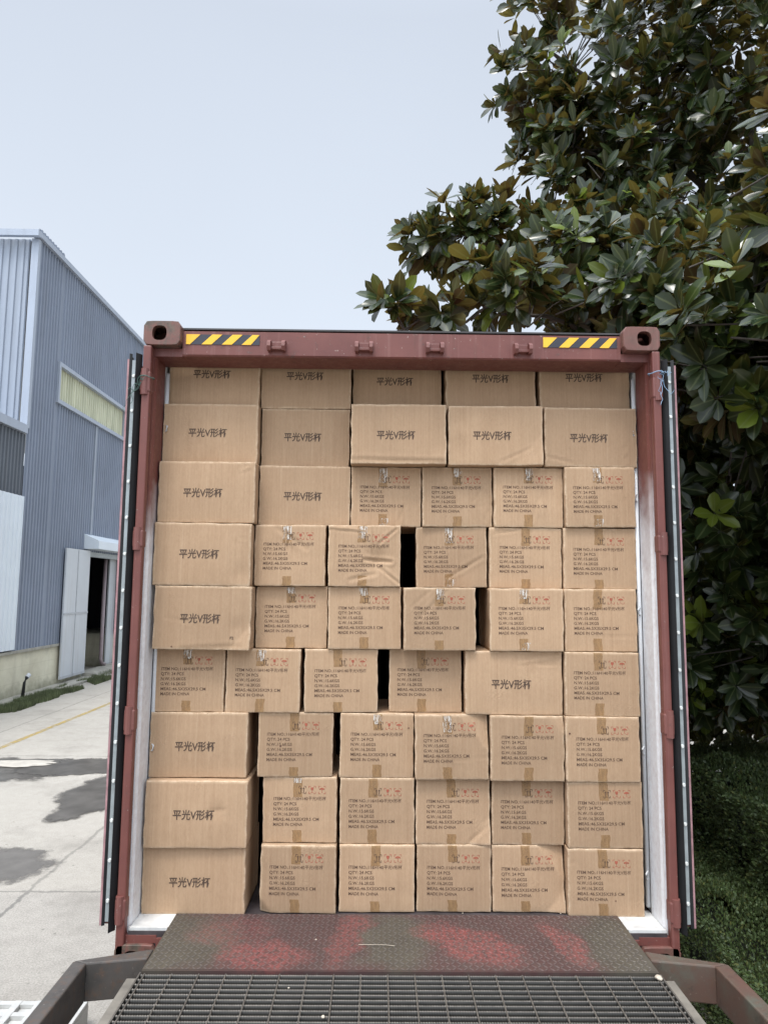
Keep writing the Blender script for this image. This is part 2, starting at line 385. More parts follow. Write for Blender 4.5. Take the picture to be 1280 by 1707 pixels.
def m_plinth():
    t = NT('cream_plinth'); x, y, z = t.sepxyz()[:3]
    n = t.noise(2, 6, .65)
    c = t.ramp(n, (.3, (.52, .49, .37, 1)), (.7, (.66, .635, .5, 1)))
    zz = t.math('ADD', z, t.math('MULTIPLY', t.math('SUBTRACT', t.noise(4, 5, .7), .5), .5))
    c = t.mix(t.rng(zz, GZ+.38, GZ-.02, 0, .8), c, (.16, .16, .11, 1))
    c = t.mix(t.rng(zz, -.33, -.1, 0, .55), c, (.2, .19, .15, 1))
    st = t.rng(t.noise(1, 4, .6, t.obj((3, 3, .4))), .52, .7)
    c = t.mix(t.math('MULTIPLY', st, .3), c, (.3, .27, .2, 1))
    j = t.rng(t.math('PINGPONG', t.math('ADD', z, .1), .2), 0, .012, 1, 0); c = t.mix(t.math('MULTIPLY', j, .25), c, (.3, .28, .2, 1))
    t.color(c); t.set(.85, 0, .3); t.bump(n, .3, .02); return t.m
M_plinth = m_plinth()
def m_pane():
    t = NT('yellowed_translucent_sheet'); st = t.noise(1, 4, .6, t.obj((.2, 5, .6)))
    c = t.ramp(st, (.3, (.40, .41, .28, 1)), (.7, (.62, .63, .46, 1))); t.color(c); t.set(.35); return t.m
M_pane = m_pane()

def corrugated(x, y0, y1, z0, z1, pitch, amp, axis='y', sgn=1, skip=None):
    """trapezoid sheet along Y (normal +X*sgn) or along X (normal -Y)"""
    V, Fc = [], []; t = 0; prof = ((0, 0), (.45, 0), (.55, 1), (.9, 1)); a = y0
    us, ds = [], []
    while a < y1:
        for p, d in prof:
            u = a+p*pitch
            if u <= y1: us.append(u); ds.append(d)
        a += pitch
    us.append(y1); ds.append(0)
    for u, d in zip(us, ds):
        for z in (z0, z1):
            V.append((x+sgn*amp*d, u, z) if axis == 'y' else (u, x-amp*d, z))
    for i in range(len(us)-1): Fc.append((2*i, 2*i+2, 2*i+3, 2*i+1))
    return V, Fc
WX = -9.65
wh = empty('warehouse', 'blue grey corrugated metal warehouse with strip window on a cream plinth', 'warehouse')
# side wall in pieces round the window and doorway
V, Fc = [], []
def addc(r):
    b = len(V); V.extend(r[0]); Fc.extend([tuple(i+b for i in q) for q in r[1]])
YD0, YD1, ZD = 20.05, 23.4, 2.78; YW0, YW1, ZW0, ZW1 = 17.22, 22.68, 7.15, 8.15
pt = .17
for seg in ((15.6, YW0, -.12, 11.6), (YW0, YD0, -.12, ZW0), (YD0, YW1, ZD, ZW0), (YW0, YW1, ZW1, 11.36), (YW1, YD1, ZD, 11.36), (YD1, 60, -.12, 11.36)):
    y0, y1, z0, z1 = seg
    V2, F2 = corrugated(WX, 15.6+math.ceil((y0-15.6)/pt-1e-6)*pt if y0 > 15.6 else y0, y1, z0, z1, pt, .035)
    if V2 and V2[0][1] > y0: V2 = [(WX, y0, z0), (WX, y0, z1)]+V2; F2 = [(0, 2, 3, 1)]+[tuple(i+2 for i in q) for q in F2]
    addc((V2, F2))
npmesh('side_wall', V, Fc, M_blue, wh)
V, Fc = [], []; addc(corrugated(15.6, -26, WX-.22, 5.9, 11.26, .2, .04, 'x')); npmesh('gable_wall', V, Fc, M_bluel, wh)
MB().box(WX-.15, WX+.05, 15.52, 15.66, 5.9, 11.26).build('corner_trim', M_trim, wh)
MB().box(WX-.1, WX+.12, 15.45, 60, 11.28, 11.43).box(-26, WX+.12, 15.32, 15.45, 11.25, 11.43).build('roof_trim', M_trim, wh)
MB().prism([(WX-.12, 11.32), (-26, 11.42), (-26, 11.27), (WX-.12, 11.27)], 1, 15.7, 60).build('roof', M_trim, wh)
# lower bay running towards the road, sheeting with shade in its colour above a sliding panel
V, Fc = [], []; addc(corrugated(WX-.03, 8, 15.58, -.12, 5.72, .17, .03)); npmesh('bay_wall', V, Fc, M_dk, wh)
MB().box(-26, WX+.1, 8, 15.5, 5.72, 5.95).build('bay_roof', M_trim, wh)
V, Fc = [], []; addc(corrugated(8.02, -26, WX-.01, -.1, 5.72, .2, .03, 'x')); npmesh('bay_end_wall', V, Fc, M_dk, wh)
V, Fc = [], []; addc(corrugated(WX+.07, 8.5, 15.55, -.02, 4.02, .21, .025)); npmesh('sliding_panel', V, Fc, M_pale, wh)
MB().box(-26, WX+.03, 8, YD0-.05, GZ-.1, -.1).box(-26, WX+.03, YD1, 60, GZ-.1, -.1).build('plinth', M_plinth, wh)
MB().box(WX-.05, WX+.07, 8, YD0-.05, -.13, -.06).build('plinth_cap', M_curb, wh)
wf = MB().box(WX-.02, WX+.10, YW0-.1, YW1+.1, ZW1, ZW1+.12).box(WX-.02, WX+.10, YW0-.1, YW1+.1, ZW0-.12, ZW0).box(WX-.02, WX+.10, YW0-.1, YW0, ZW0, ZW1).box(WX-.02, WX+.10, YW1, YW1+.14, ZW0, ZW1).build('strip_window', M_trim, wh)
V, Fc = corrugated(WX-.06, YW0, YW1, ZW0, ZW1, .17, .03); npmesh('window_sheet', V, Fc, M_pane, wf)
# downpipe seam on the wall
MB().box(WX, WX+.05, 20.1, 20.22, 3.3, 7.0).build('sheet_overlap', M_bluel, wh)
# doorway: dark interior room, leaves, canopy
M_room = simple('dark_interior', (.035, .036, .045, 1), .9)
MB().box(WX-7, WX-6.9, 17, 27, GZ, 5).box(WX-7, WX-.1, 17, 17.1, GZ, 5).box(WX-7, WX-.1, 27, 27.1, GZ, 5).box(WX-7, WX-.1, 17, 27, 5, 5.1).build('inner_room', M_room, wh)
dl = MB().box(WX+.10, WX+.15, 18.2, 19.95, GZ+.18, 2.8).build('door_leaf', M_doorw, wh); tag(dl, 'white door leaf folded back flat against the blue wall')
MB().box(WX+.152, WX+.165, 18.2, 19.95, .78, .84).box(WX+.152, WX+.165, 19.02, 19.06, GZ+.2, .78).box(WX+.152, WX+.165, 19.02, 19.06, .84, 2.78).box(WX+.152, WX+.165, 18.2, 19.95, GZ+.18, GZ+.26).build('door_rail', simple('door_rail_grey', (.4, .42, .44, 1)), dl)
MB().box(WX-.3, WX-.25, 22.75, 23.4, GZ+.1, 2.7).build('door_leaf', M_doorw, wh)
MB().box(WX-.1, WX+.04, YD0, YD1, 2.62, 2.78).box(WX-.1, WX+.03, YD0-.05, YD0+.02, GZ, 2.62).build('door_frame', M_grey, wh)
MB().prism([(WX, 3.35), (WX+.5, 3.12), (WX+.5, 2.86), (WX, 2.86)], 1, 19.7, 24.5).build('door_canopy', M_pale, wh)
M_pipe = simple('pinkish_pipe', (.25, .20, .21, 1), .4)
MB().tube([(WX-.15, 22.05, 2.6), (WX-.15, 22.05, -.9), (WX-.13, 22.12, -1.05), (WX-.1, 22.3, -1.1)], .065, 10).build('drain_pipe', M_pipe, wh, True)
tag(MB().prism([(WX-.2, GZ+.16), (WX+.25, GZ+.16), (WX+1.0, GZ+.0), (WX-.2, GZ)], 1, YD0+.05, 25).build('door_ramp', M_curb), kind='structure')
# small standpipe on the verge
sp = MB().tube([(-9.35, 15.7, GZ), (-9.33, 15.72, GZ+.42), (-9.3, 15.78, GZ+.55)], [.05, .035, .05], 8).build('standpipe', M_black, None, True)
tag(sp, 'short black pipe stub with a pale top standing in the grass by the plinth', 'pipe stub')
MB().tube([(-9.3, 15.78, GZ+.55), (-9.27, 15.85, GZ+.62)], [.06, .055], 8).build('pipe_cap', M_doorw, sp)

# ---------------------------------------------------------------- shipping container
ct = empty('shipping_container', 'red steel shipping container with open doors on a trailer, filled with cardboard cartons', 'shipping container')
def casting(sx, top):
    z0, z1 = (2.778, 2.896) if top else (0, .118)
    b = MB(); x0, x1 = sx*1.045, sx*1.219
    if x0 > x1: x0, x1 = x1, x0
    # front wall with an oval hand hole: built as ring faces
    cx, cz = (x0+x1)/2+sx*.012, (z0+z1)/2; n = 24; y0, y1 = 0, .03
    def oval(a, rx=.034, rz=.036):
        c, s = math.cos(a), math.sin(a); return cx+rx*math.copysign(abs(c)**.75, c), cz+rz*math.copysign(abs(s)**.75, s)
    def rect(a):
        c, s = math.cos(a), math.sin(a); hx, hz = (x1-x0)/2, (z1-z0)/2; k = 1/((abs(c)/hx)**8+(abs(s)/hz)**8)**.125
        return (x0+x1)/2+c*k, (z0+z1)/2+s*k
    rings = []
    for y, fn in ((.172, rect), (.004, rect), (0, lambda a: tuple(((x0+x1)/2+(rect(a)[0]-(x0+x1)/2)*.96, (z0+z1)/2+(rect(a)[1]-(z0+z1)/2)*.96))), (0, oval), (.03, oval)):
        rings.append([b.bm.verts.new((fn(2*math.pi*(i+.5)/n)[0], y, fn(2*math.pi*(i+.5)/n)[1])) for i in range(n)])
    for i in range(len(rings)-1):
        for k in range(n): b.face([rings[i][k], rings[i][(k+1) % n], rings[i+1][(k+1) % n], rings[i+1][k]])
    # hollow chamber behind the hole
    x, X, z, Z = x0+.012, x1-.012, z0+.012, z1-.012
    b.face([b.bm.verts.new(p) for p in ((x, .165, z), (X, .165, z), (X, .165, Z), (x, .165, Z))])
    b.face(rings[0])
    return b.build('corner_casting', M_redold, ct)
for sx in (-1, 1):
    for tp in (0, 1): casting(sx, tp)
# latch peg seen inside the right casting's hole
MB().tube([(1.105, .03, 2.825), (1.13, .05, 2.848), (1.15, .05, 2.85)], .009, 8).build('casting_peg', M_redold, ct, True)
# posts
for sx in (-1, 1):
    b = MB()
    pr = [(1.176, .045), (1.219, .045), (1.219, .20), (1.170, .20), (1.170, .075), (1.176, .06)]
    b.prism([(sx*x, y) for x, y in pr], 2, .118, 2.778)
    b.build('corner_post', M_redpost, ct)
    # hinge bar with stepped collars
    MB().box(sx*1.178, sx*1.216, .0, .040, .05, 2.776, None, .006).build('hinge_bar', M_red, ct)
    for z0, z1 in ((2.55, 2.65), (1.825, 1.905), (1.01, 1.105), (.215, .305)):
        h = MB().box(sx*1.1755, sx*1.224, -.004, .046, z0, z1, None, .008)
        h.tube([(sx*1.203, .006, z0-.012), (sx*1.203, .006, z1+.012)], .019, 12)
        h.build('hinge', M_redhinge, ct)
# header
MB().prism([(.045, 2.748), (.045, 2.862), (.07, 2.872), (.215, 2.872), (.215, 2.738), (.052, 2.741)], 0, -1.045, 1.045).build('header_beam', M_red, ct)
for a_, b_ in ((-1.176, -1.045), (1.045, 1.176)): MB().box(a_, b_, .05, .215, 2.738, 2.777).build('header_end', M_red, ct)
MB().box(-1.05, 1.05, .05, .2, 2.872, 2.880).build('header_cap', M_darkst, ct)
# sill
MB().box(-1.17, 1.17, .022, .24, .09, .166).build('door_sill', M_floor, ct)
MB().box(-1.045, 1.045, .012, .05, .0, .14).box(-1.219, -1.045, .018, .05, .118, .15).box(1.045, 1.219, .018, .05, .118, .15).build('sill_face', M_red, ct)
MB().box(-1.17, 1.17, .24, 12, .1, .167).build('floor', M_floor, ct)
# white ledges at the sill ends
for sx in (-1, 1):
    MB().box(min(sx*.96, sx*1.168), max(sx*.96, sx*1.168), .026, .23, .166, .1715).box(min(sx*1.003, sx*1.168), max(sx*1.003, sx*1.168), .026, .04, .1715, .178).build('sill_ledge', M_dirtywhite, ct)
# walls (corrugated), white inside
for sx in (-1, 1):
    V, Fc = corrugated(sx*1.178, .2, 12.0, .168, 2.86, .276, .034, 'y', sx); npmesh('inner_wall', V, Fc, M_white, ct)
    V, Fc = corrugated(sx*1.181, .2, 12.0, .05, 2.88, .276, .036, 'y', sx); npmesh('side_wall', V, Fc, M_red, ct)
    MB().box(sx*1.165, sx*1.219, .2, 12, 2.80, 2.893).build('top_rail', M_red, ct)
    # lashing bar and little hooks on the inner wall
    b = MB().tube([(sx*1.158, .205, .2), (sx*1.158, .205, 2.7)], .010, 8); b.build('lashing_bar', M_white, ct, True)
    for z in (.34, .9, 1.55, 2.1, 2.42):
        MB().tube([(sx*1.16, .2, z+.02), (sx*1.145, .185, z+.010), (sx*1.145, .18, z-.010), (sx*1.16, .2, z-.02)], .004, 6).build('lashing_ring', M_white, ct, True)
MB().box(-1.2, 1.2, .2, 12, 2.862, 2.884).build('roof', M_red, ct)
MB().box(-1.2, 1.2, 11.98, 12.05, .05, 2.89).build('front_wall', M_red, ct)
# door keepers on the header
for x in (-.596, -.182, .154, .573):
    b = MB(); z = 2.788
    b.box(x-.034, x+.034, .02, .046, z-.018, z-.004, None, .003)
    for s in (-1, 1):
        b.prism([(.046, z-.024), (.006, z-.026), (-.004, z-.008), (.0, z+.012), (.018, z+.026), (.046, z+.03)], 0, x+s*.034-.008, x+s*.034+.008)
    b.box(x-.026, x+.026, .028, .046, z-.004, z+.022, None, .003)
    b.build('lock_keeper', M_red, ct)
# hazard stickers
for x0, x1, z0, z1 in ((-1.03, -.68, 2.797, 2.846), (.673, 1.028, 2.803, 2.852)):
    b = MB(); y = .0425
    b.box(x0, x1, y, y+.003, z0, z1, M_stblack)
    W = x1-x0; H = z1-z0; sh = .05
    yy = [(0, .0, .17), (.285, 0, .135), (.56, 0, .135), (.83, 0, .125)]
    for i, (u, _, wdt) in enumerate(yy):
        a0 = x0+u*W; a1 = a0+wdt*W
        if i == 0: poly = [(x0+.001, z0), (x0+.02, z0), (x0+.068, z1), (x0+.001, z1)]
        else: poly = [(a0-.025, z0), (a1-.025, z0), (a1+.025, z1), (a0+.025, z1)]
        poly = [(min(x, x1-.001), z) for x, z in poly]
        b.prism(poly, 1, y-.0015, y+.001, M_yellow)
    b.build('hazard_sticker', None, ct)
# doors folded right back along the sides, edge-on to us
for sx in (-1, 1):
    d = MB().box(sx*1.245, sx*1.282, .012, 1.17, .2, 2.70).build('door', M_red, ct)
    MB().box(sx*1.2735, sx*1.2845, -.006, .02, .2, 2.705, M_pink).build('door_edge', M_pink, d)
    MB().box(sx*1.244, sx*1.262, -.004, .011, .215, 2.70).build('retainer_strip', M_grey, d)
    g = MB().box(sx*1.262, sx*1.2735, .0, .011, .21, 2.715)
    g.prism([(sx*1.224, .02), (sx*1.244, -.012), (sx*1.2435, .03)], 2, .17, 2.735)
    g.prism([(sx*1.262, -.004), (sx*1.2735, -.012), (sx*1.2735, .002)], 2, .2, 2.73)
    g.build('door_gasket', M_black, d)
    for i in range(15):
        z = .30+i*.166
        MB().tube([(sx*1.253, -.010, z), (sx*1.253, -.003, z)], [.006, .010], 10).build('rivet', M_rivet, d)
# wires round the top hinges
def wire(name, label, c, seeds, x, z, mat):
    b = MB()
    for sdd in range(seeds):
        rr = random.Random(sdd*7+len(label)); p = [Vector((x, -.01, z))]
        for i in range(14):
            p.append(p[-1]+Vector((rr.uniform(-.012, .012)+(.003 if x > 0 else -.003), rr.uniform(-.010, .006), rr.uniform(-.03, .012))))
        sm = []
        for i in range(len(p)-2):
            for tt in (0, .33, .66): sm.append(p[i].lerp(p[i+1], .5+tt/2) if tt < .5 else p[i+1].lerp(p[i+2], tt-.5))
        b.tube(sm, .0012, 5, cap=False)
    b.tube([(x+math.cos(a)*.036, .016+math.sin(a)*.036, z+.004*math.sin(3*a)) for a in [i*math.pi/10 for i in range(21)]], .0022, 6, cap=False)
    return tag(b.build(name, mat), label, 'wire')
wire('tie_wire', 'tangled green wire tied round the top left hinge of the container', 0, 4, -1.2, 2.62, simple('green_wire', (.06, .12, .1, 1)))
wire('tie_wire', 'pale blue string tied round the top right hinge of the container', 0, 4, 1.2, 2.67, simple('blue_string', (.22, .34, .48, 1)))

# trailer chassis under the container
tc = empty('trailer_chassis', 'dark trailer chassis and wheels beneath the red container', 'trailer')
for sx in (-1, 1): MB().box(sx*.45-.07, sx*.45+.07, .4, 12, -.38, -.02).build('chassis_beam', M_glass, tc)
for y in (.15, 3, 6, 9, 11.6): MB().box(-1.15, 1.15, y, y+.14, -.17, -.01).build('crossmember', M_glass, tc)
for y in (2.2, 3.5):
    for sx in (-1, 1):
        b = MB().tube([(sx*.82, y, GZ+.5), (sx*.86, y, GZ+.5), (sx*1.12, y, GZ+.5), (sx*1.16, y, GZ+.5)], [.44, .5, .5, .44], 28); b.build('wheel', M_tyre, tc)

# ---------------------------------------------------------------- cartons
ROWS = [
[('L', -1.164, -0.708, 0.24), ('L', -0.706, -0.249, 0.27), ('L', -0.243, 0.214, 0.33), ('L', 0.230, 0.690, 0.27), ('L', 0.706, 1.160, 0.26)],
[('L', -1.166, -0.701, 0.19), ('L', -0.697, -0.253, 0.27), ('L', -0.243, 0.223, 0.16), ('L', 0.232, 0.697, 0.17), ('L', 0.706, 1.163, 0.18)],
[('L', -1.161, -0.697, 0.14), ('L', -0.694, -0.246, 0.23), ('S', -0.242, 0.106, 0.24), ('S', 0.110, 0.456, 0.23), ('S', 0.459, 0.800, 0.21), ('S', 0.803, 1.147, 0.18)],
[('L', -1.166, -0.707, 0.12), ('S', -0.703, -0.358, 0.20), ('S', -0.345, 0.004, 0.18), ('S', 0.081, 0.430, 0.25), ('S', 0.436, 0.790, 0.22), ('S', 0.794, 1.148, 0.20)],
[('L', -1.153, -0.697, 0.12), ('S', -0.693, -0.346, 0.23), ('S', -0.341, 0.010, 0.20), ('S', 0.020, 0.365, 0.16), ('S', 0.429, 0.781, 0.17), ('S', 0.789, 1.140, 0.18)],
[('S', -1.166, -0.826, 0.20), ('S', -0.822, -0.469, 0.20), ('S', -0.450, -0.099, 0.21), ('S', -0.047, 0.302, 0.24), ('L', 0.313, 0.776, 0.19), ('S', 0.781, 1.134, 0.17)],
[('L', -1.164, -0.707, 0.19), ('S', -0.662, -0.308, 0.21), ('S', -0.277, 0.072, 0.21), ('S', 0.077, 0.424, 0.18), ('S', 0.428, 0.774, 0.17), ('S', 0.778, 1.127, 0.16)],
[('L', -1.160, -0.690, 0.14), ('S', -0.632, -0.284, 0.22), ('S', -0.273, 0.078, 0.21), ('S', 0.083, 0.432, 0.21), ('S', 0.438, 0.779, 0.21), ('S', 0.783, 1.133, 0.17)],
[('L', -1.166, -0.694, 0.17), ('S', -0.633, -0.283, 0.19), ('S', -0.270, 0.079, 0.20), ('S', 0.088, 0.434, 0.21), ('S', 0.438, 0.775, 0.21), ('S', 0.779, 1.127, 0.17)]]

def text_mesh(lines):
    """lines: (text, x, z baseline, size, x-scale); returns verts, faces in the carton's face plane"""
    V, Fc = [], []
    for s, x, z, size, xs, off in lines:
        cu = bpy.data.curves.new('t', 'FONT'); cu.body = s; cu.size = size; cu.resolution_u = 3; cu.offset = off
        o = bpy.data.objects.new('t', cu); col.objects.link(o)
        bpy.context.view_layer.update()
        me = bpy.data.meshes.new_from_object(o.evaluated_get(bpy.context.evaluated_depsgraph_get()))
        b = len(V); V += [(v.co.x*xs+x, v.co.y+z) for v in me.vertices]
        Fc += [tuple(i+b for i in p.vertices) for p in me.polygons]
        bpy.data.objects.remove(o); bpy.data.curves.remove(cu); bpy.data.meshes.remove(me)
    return V, Fc
# measured widths are fitted so that the print block matches the photo
def fit(s, size, width, off):
    V, _ = text_mesh([(s, 0, 0, size, 1, off)]); w0 = max(v[0] for v in V)-min(v[0] for v in V); return width/w0
BIG = '\u5e73\u5149V\u5f62\u676f'
bxs = fit(BIG, .047, .188, .0009)
T_L = text_mesh([(BIG, 0, -.017, .047, bxs, .0009)])
mx = sum(v[0] for v in T_L[0])/len(T_L[0]); T_L = ([(x-(min(v[0] for v in T_L[0])+max(v[0] for v in T_L[0]))/2, z) for x, z in T_L[0]], T_L[1])
ls = [('ITEM NO.:116H140\u5e73\u5149V\u5f62\u676f', .246), ('QTY: 24 PCS', .107), ('N.W.:15.6KGS', .117), ('G.W.:16.2KGS', .118), ('MEAS.:46.5X35X29.5 CM', .212), ('MADE IN CHINA', .137)]
ls[0] = ('ITEM NO.:116H140', .160)
T_S = text_mesh([(s, 0, -i*.0232, .0192, fit(s, .0192, wd, .0002), .0002) for i, (s, wd) in enumerate(ls)]+[(BIG, .163, 0, .0195, fit(BIG, .0195, .083, .0001), .0001)])
# handling marks: this-way-up arrows, glass, umbrella, each in a broken corner frame
def polys_icons():
    V, Fc, grp = [], [], []
    def add(p, g):
        b = len(V); V.extend(p); Fc.append(tuple(range(b, b+len(p)))); grp.append(g)
    def rect(a, b, c, d, g): add([(a, c), (b, c), (b, d), (a, d)], g)
    for g, cx in enumerate((0, .046, .092)):
        s = .017; t = .0022; k = .010
        for sx in (-1, 1):
            for sz in (-1, 1):
                X, Z = cx+sx*s, sz*s*1.05
                rect(min(X, X-sx*k), max(X, X-sx*k), min(Z, Z-sz*t), max(Z, Z-sz*t), g)
                rect(min(X, X-sx*t), max(X, X-sx*t), min(Z-sz*t, Z-sz*k), max(Z-sz*t, Z-sz*k), g)
        if g == 0:
            for d in (-.006, .006):
                rect(cx+d-.0018, cx+d+.0018, -.011, .006, g); add([(cx+d-.005, .005), (cx+d+.005, .005), (cx+d, .013)], g)
            rect(cx-.012, cx+.012, -.014, -.0125, g)
        if g == 1:
            add([(cx-.007, .012), (cx-.006, .002), (cx-.002, -.002), (cx+.002, -.002), (cx+.006, .002), (cx+.007, .012)], g)
            rect(cx-.001, cx+.001, -.011, -.002, g); rect(cx-.006, cx+.006, -.013, -.011, g)
        if g == 2:
            add([(cx-.013, .001)]+[(cx-.013*math.cos(a), .001+.009*math.sin(a)) for a in [math.pi*i/8 for i in range(1, 8)]]+[(cx+.013, .001)], g)
            rect(cx-.001, cx+.001, -.012, .001, g); rect(cx-.001, cx+.005, -.0135, -.012, g)
    return V, Fc, grp
ICN = polys_icons()

FEAT = {  # dents and creases per (row, column): ('dent', u, v, radius, depth) ('crease', u0, v0, u1, v1, depth, width) ('fold', corner u, corner v, reach, depth) ('seam', u)
 (1, 1): [('crease', .2, .0, .2, 1, .002, .01)], (1, 2): [('crease', .7, .1, .72, .5, .002, .01), ('crease', .5, 0, .5, 1, .0015, .01)], (1, 3): [('seam', .8), ('crease', .87, 0, .85, 1, .003, .012)], (1, 4): [('crease', .3, 0, .3, 1, .0015, .01)],
 (1, 0): [], (2, 2): [('crease', 0, .06, 1, .03, .006, .03), ('crease', .6, .35, .6, 1, .002, .01), ('dent', .95, .1, .1, -.004)],
 (2, 3): [('dent', .1, .55, .12, -.005), ('crease', .1, .0, .12, 1, .004, .012), ('crease', .55, .05, .9, .3, .004, .02), ('fold', 1, 0, .3, -.006)],
 (2, 4): [('seam', .62), ('crease', .9, .05, .84, .5, .003, .01), ('crease', 0, .16, .3, .05, .005, .02)],
 (3, 0): [('crease', .85, .86, .97, .93, -.004, .02)], (3, 1): [('crease', .27, 0, .27, .45, .0015, .01)],
 (3, 2): [('crease', .65, 0, .8, .4, .004, .02)], (3, 3): [('crease', .7, .4, .95, .75, .004, .015), ('crease', .6, .33, 1, .36, .003, .015), ('crease', .9, .1, 1, .4, .003, .02)],
 (3, 4): [('crease', .55, .1, .65, .5, .004, .02), ('dent', .7, .3, .15, -.004)], (3, 5): [('crease', 0, .4, .4, .9, .002, .015)],
 (4, 0): [('crease', .86, .75, .97, .77, .003, .012), ('dent', .92, .2, .12, .004)],
 (4, 1): [('crease', .3, .95, .75, .6, .005, .03), ('dent', .55, .6, .25, .005), ('crease', .5, .9, .45, .5, .004, .02)],
 (4, 2): [('dent', .68, .42, .2, .016), ('crease', .5, .44, .88, .4, .010, .025), ('crease', .62, .5, .62, 1, .006, .015), ('crease', .72, .3, 1, .04, .007, .02), ('crease', .7, .7, .95, .95, .006, .02), ('crease', .0, .98, .5, .93, -.006, .02), ('crease', .08, 0, .1, 1, .004, .012), ('crease', .3, .1, .65, .2, .004, .03)],
 (4, 3): [('crease', .45, .15, .95, .5, .006, .025), ('dent', .75, .3, .2, .004)], (4, 4): [('crease', .05, .9, .45, 1, .004, .02)],
 (5, 0): [('fold', 1, 0, .22, -.008), ('crease', .3, .0, .9, .05, .004, .03), ('dent', .88, .35, .1, .004), ('crease', .1, .5, .4, .42, .002, .02)],
 (5, 2): [('crease', .8, 0, .86, 1, .003, .015), ('crease', .9, 0, .9, 1, .003, .015)],
 (5, 3): [('crease', .2, .5, .6, .95, .004, .03), ('crease', .1, .7, .4, 1, .003, .02)], (5, 4): [('crease', .4, .3, .55, 1, .003, .015)], (5, 5): [('crease', .3, .24, 1, .23, .002, .012)],
 (6, 4): [('crease', .55, .83, .97, .93, -.005, .02), ('crease', .75, .8, .95, .8, .004, .02)], (6, 1): [('crease', .85, 0, .85, 1, .004, .02), ('crease', .93, 0, .93, 1, .003, .015)],
 (6, 2): [('crease', .1, 0, .1, 1, .003, .012), ('crease', .82, 0, .82, 1, .003, .015)],
 (7, 0): [('seam', .585)], (7, 3): [('fold', 1, 1, .42, .014), ('crease', .5, .3, 1, .33, .003, .015), ('seam2', .68)], (7, 4): [('fold', 1, 1, .2, .006)], (7, 2): [('crease', .6, .5, .63, 1, .003, .015)],
 (8, 0): [('dent', .72, .55, .08, .005), ('crease', .6, .55, .8, .58, .003, .02)], (8, 3): [('fold', 1, 0, .3, -.007), ('crease', .7, .0, 1, .3, .005, .02)],
 (9, 1): [('fold', 0, 0, .15, .008)], (9, 4): [('fold', 1, 1, .4, .012), ('fold', 1, 0, .25, -.006)], (9, 5): [('crease', 0, .8, .12, .8, .002, .01)], (9, 0): [('crease', .95, .3, .9, .9, .002, .02)]}
SPOTS = {(5, 0): [(.2, .045, .0035)], (7, 5): [(.05, .74, .004)], (9, 5): [(.62, .24, .003)], (7, 1): [(.3, .48, .004)], (7, 2): [(.93, .78, .003)]}
LOOKS = {  # what sets a carton apart
 (4, 2): 'badly crumpled narrow carton with a dented taped front and item details', (7, 3): 'narrow carton with its top right corner pushed in, and item details',
 (9, 4): 'narrow carton with a crushed top right corner, and item details', (7, 0): 'wide carton with a vertical seam through its large lettering', (8, 3): 'narrow carton with a creased lower right corner and item details',
 (5, 0): 'wide lettered carton with a small code and folded lower right corner', (2, 3): 'wide lettered carton with wrinkled left side and lower edge',
 (6, 4): 'only wide lettered carton with gaps beside it and a torn looking top crease', (4, 1): 'narrow carton with wrinkled shiny tape across item details'}
ORD = ['first', 'second', 'third', 'fourth', 'fifth', 'sixth']
ROWN = ['top', 'second', 'third', 'fourth', 'fifth', 'sixth', 'seventh', 'eighth', 'bottom']
YAWS = {(4, 3): -2.2, (5, 3): 1.6, (4, 2): 1.0, (5, 4): -1.4, (6, 3): -1.0, (7, 1): 1.2, (5, 0): .8, (4, 0): .6, (8, 1): -.8, (1, 3): 1.2, (1, 4): -1.2}

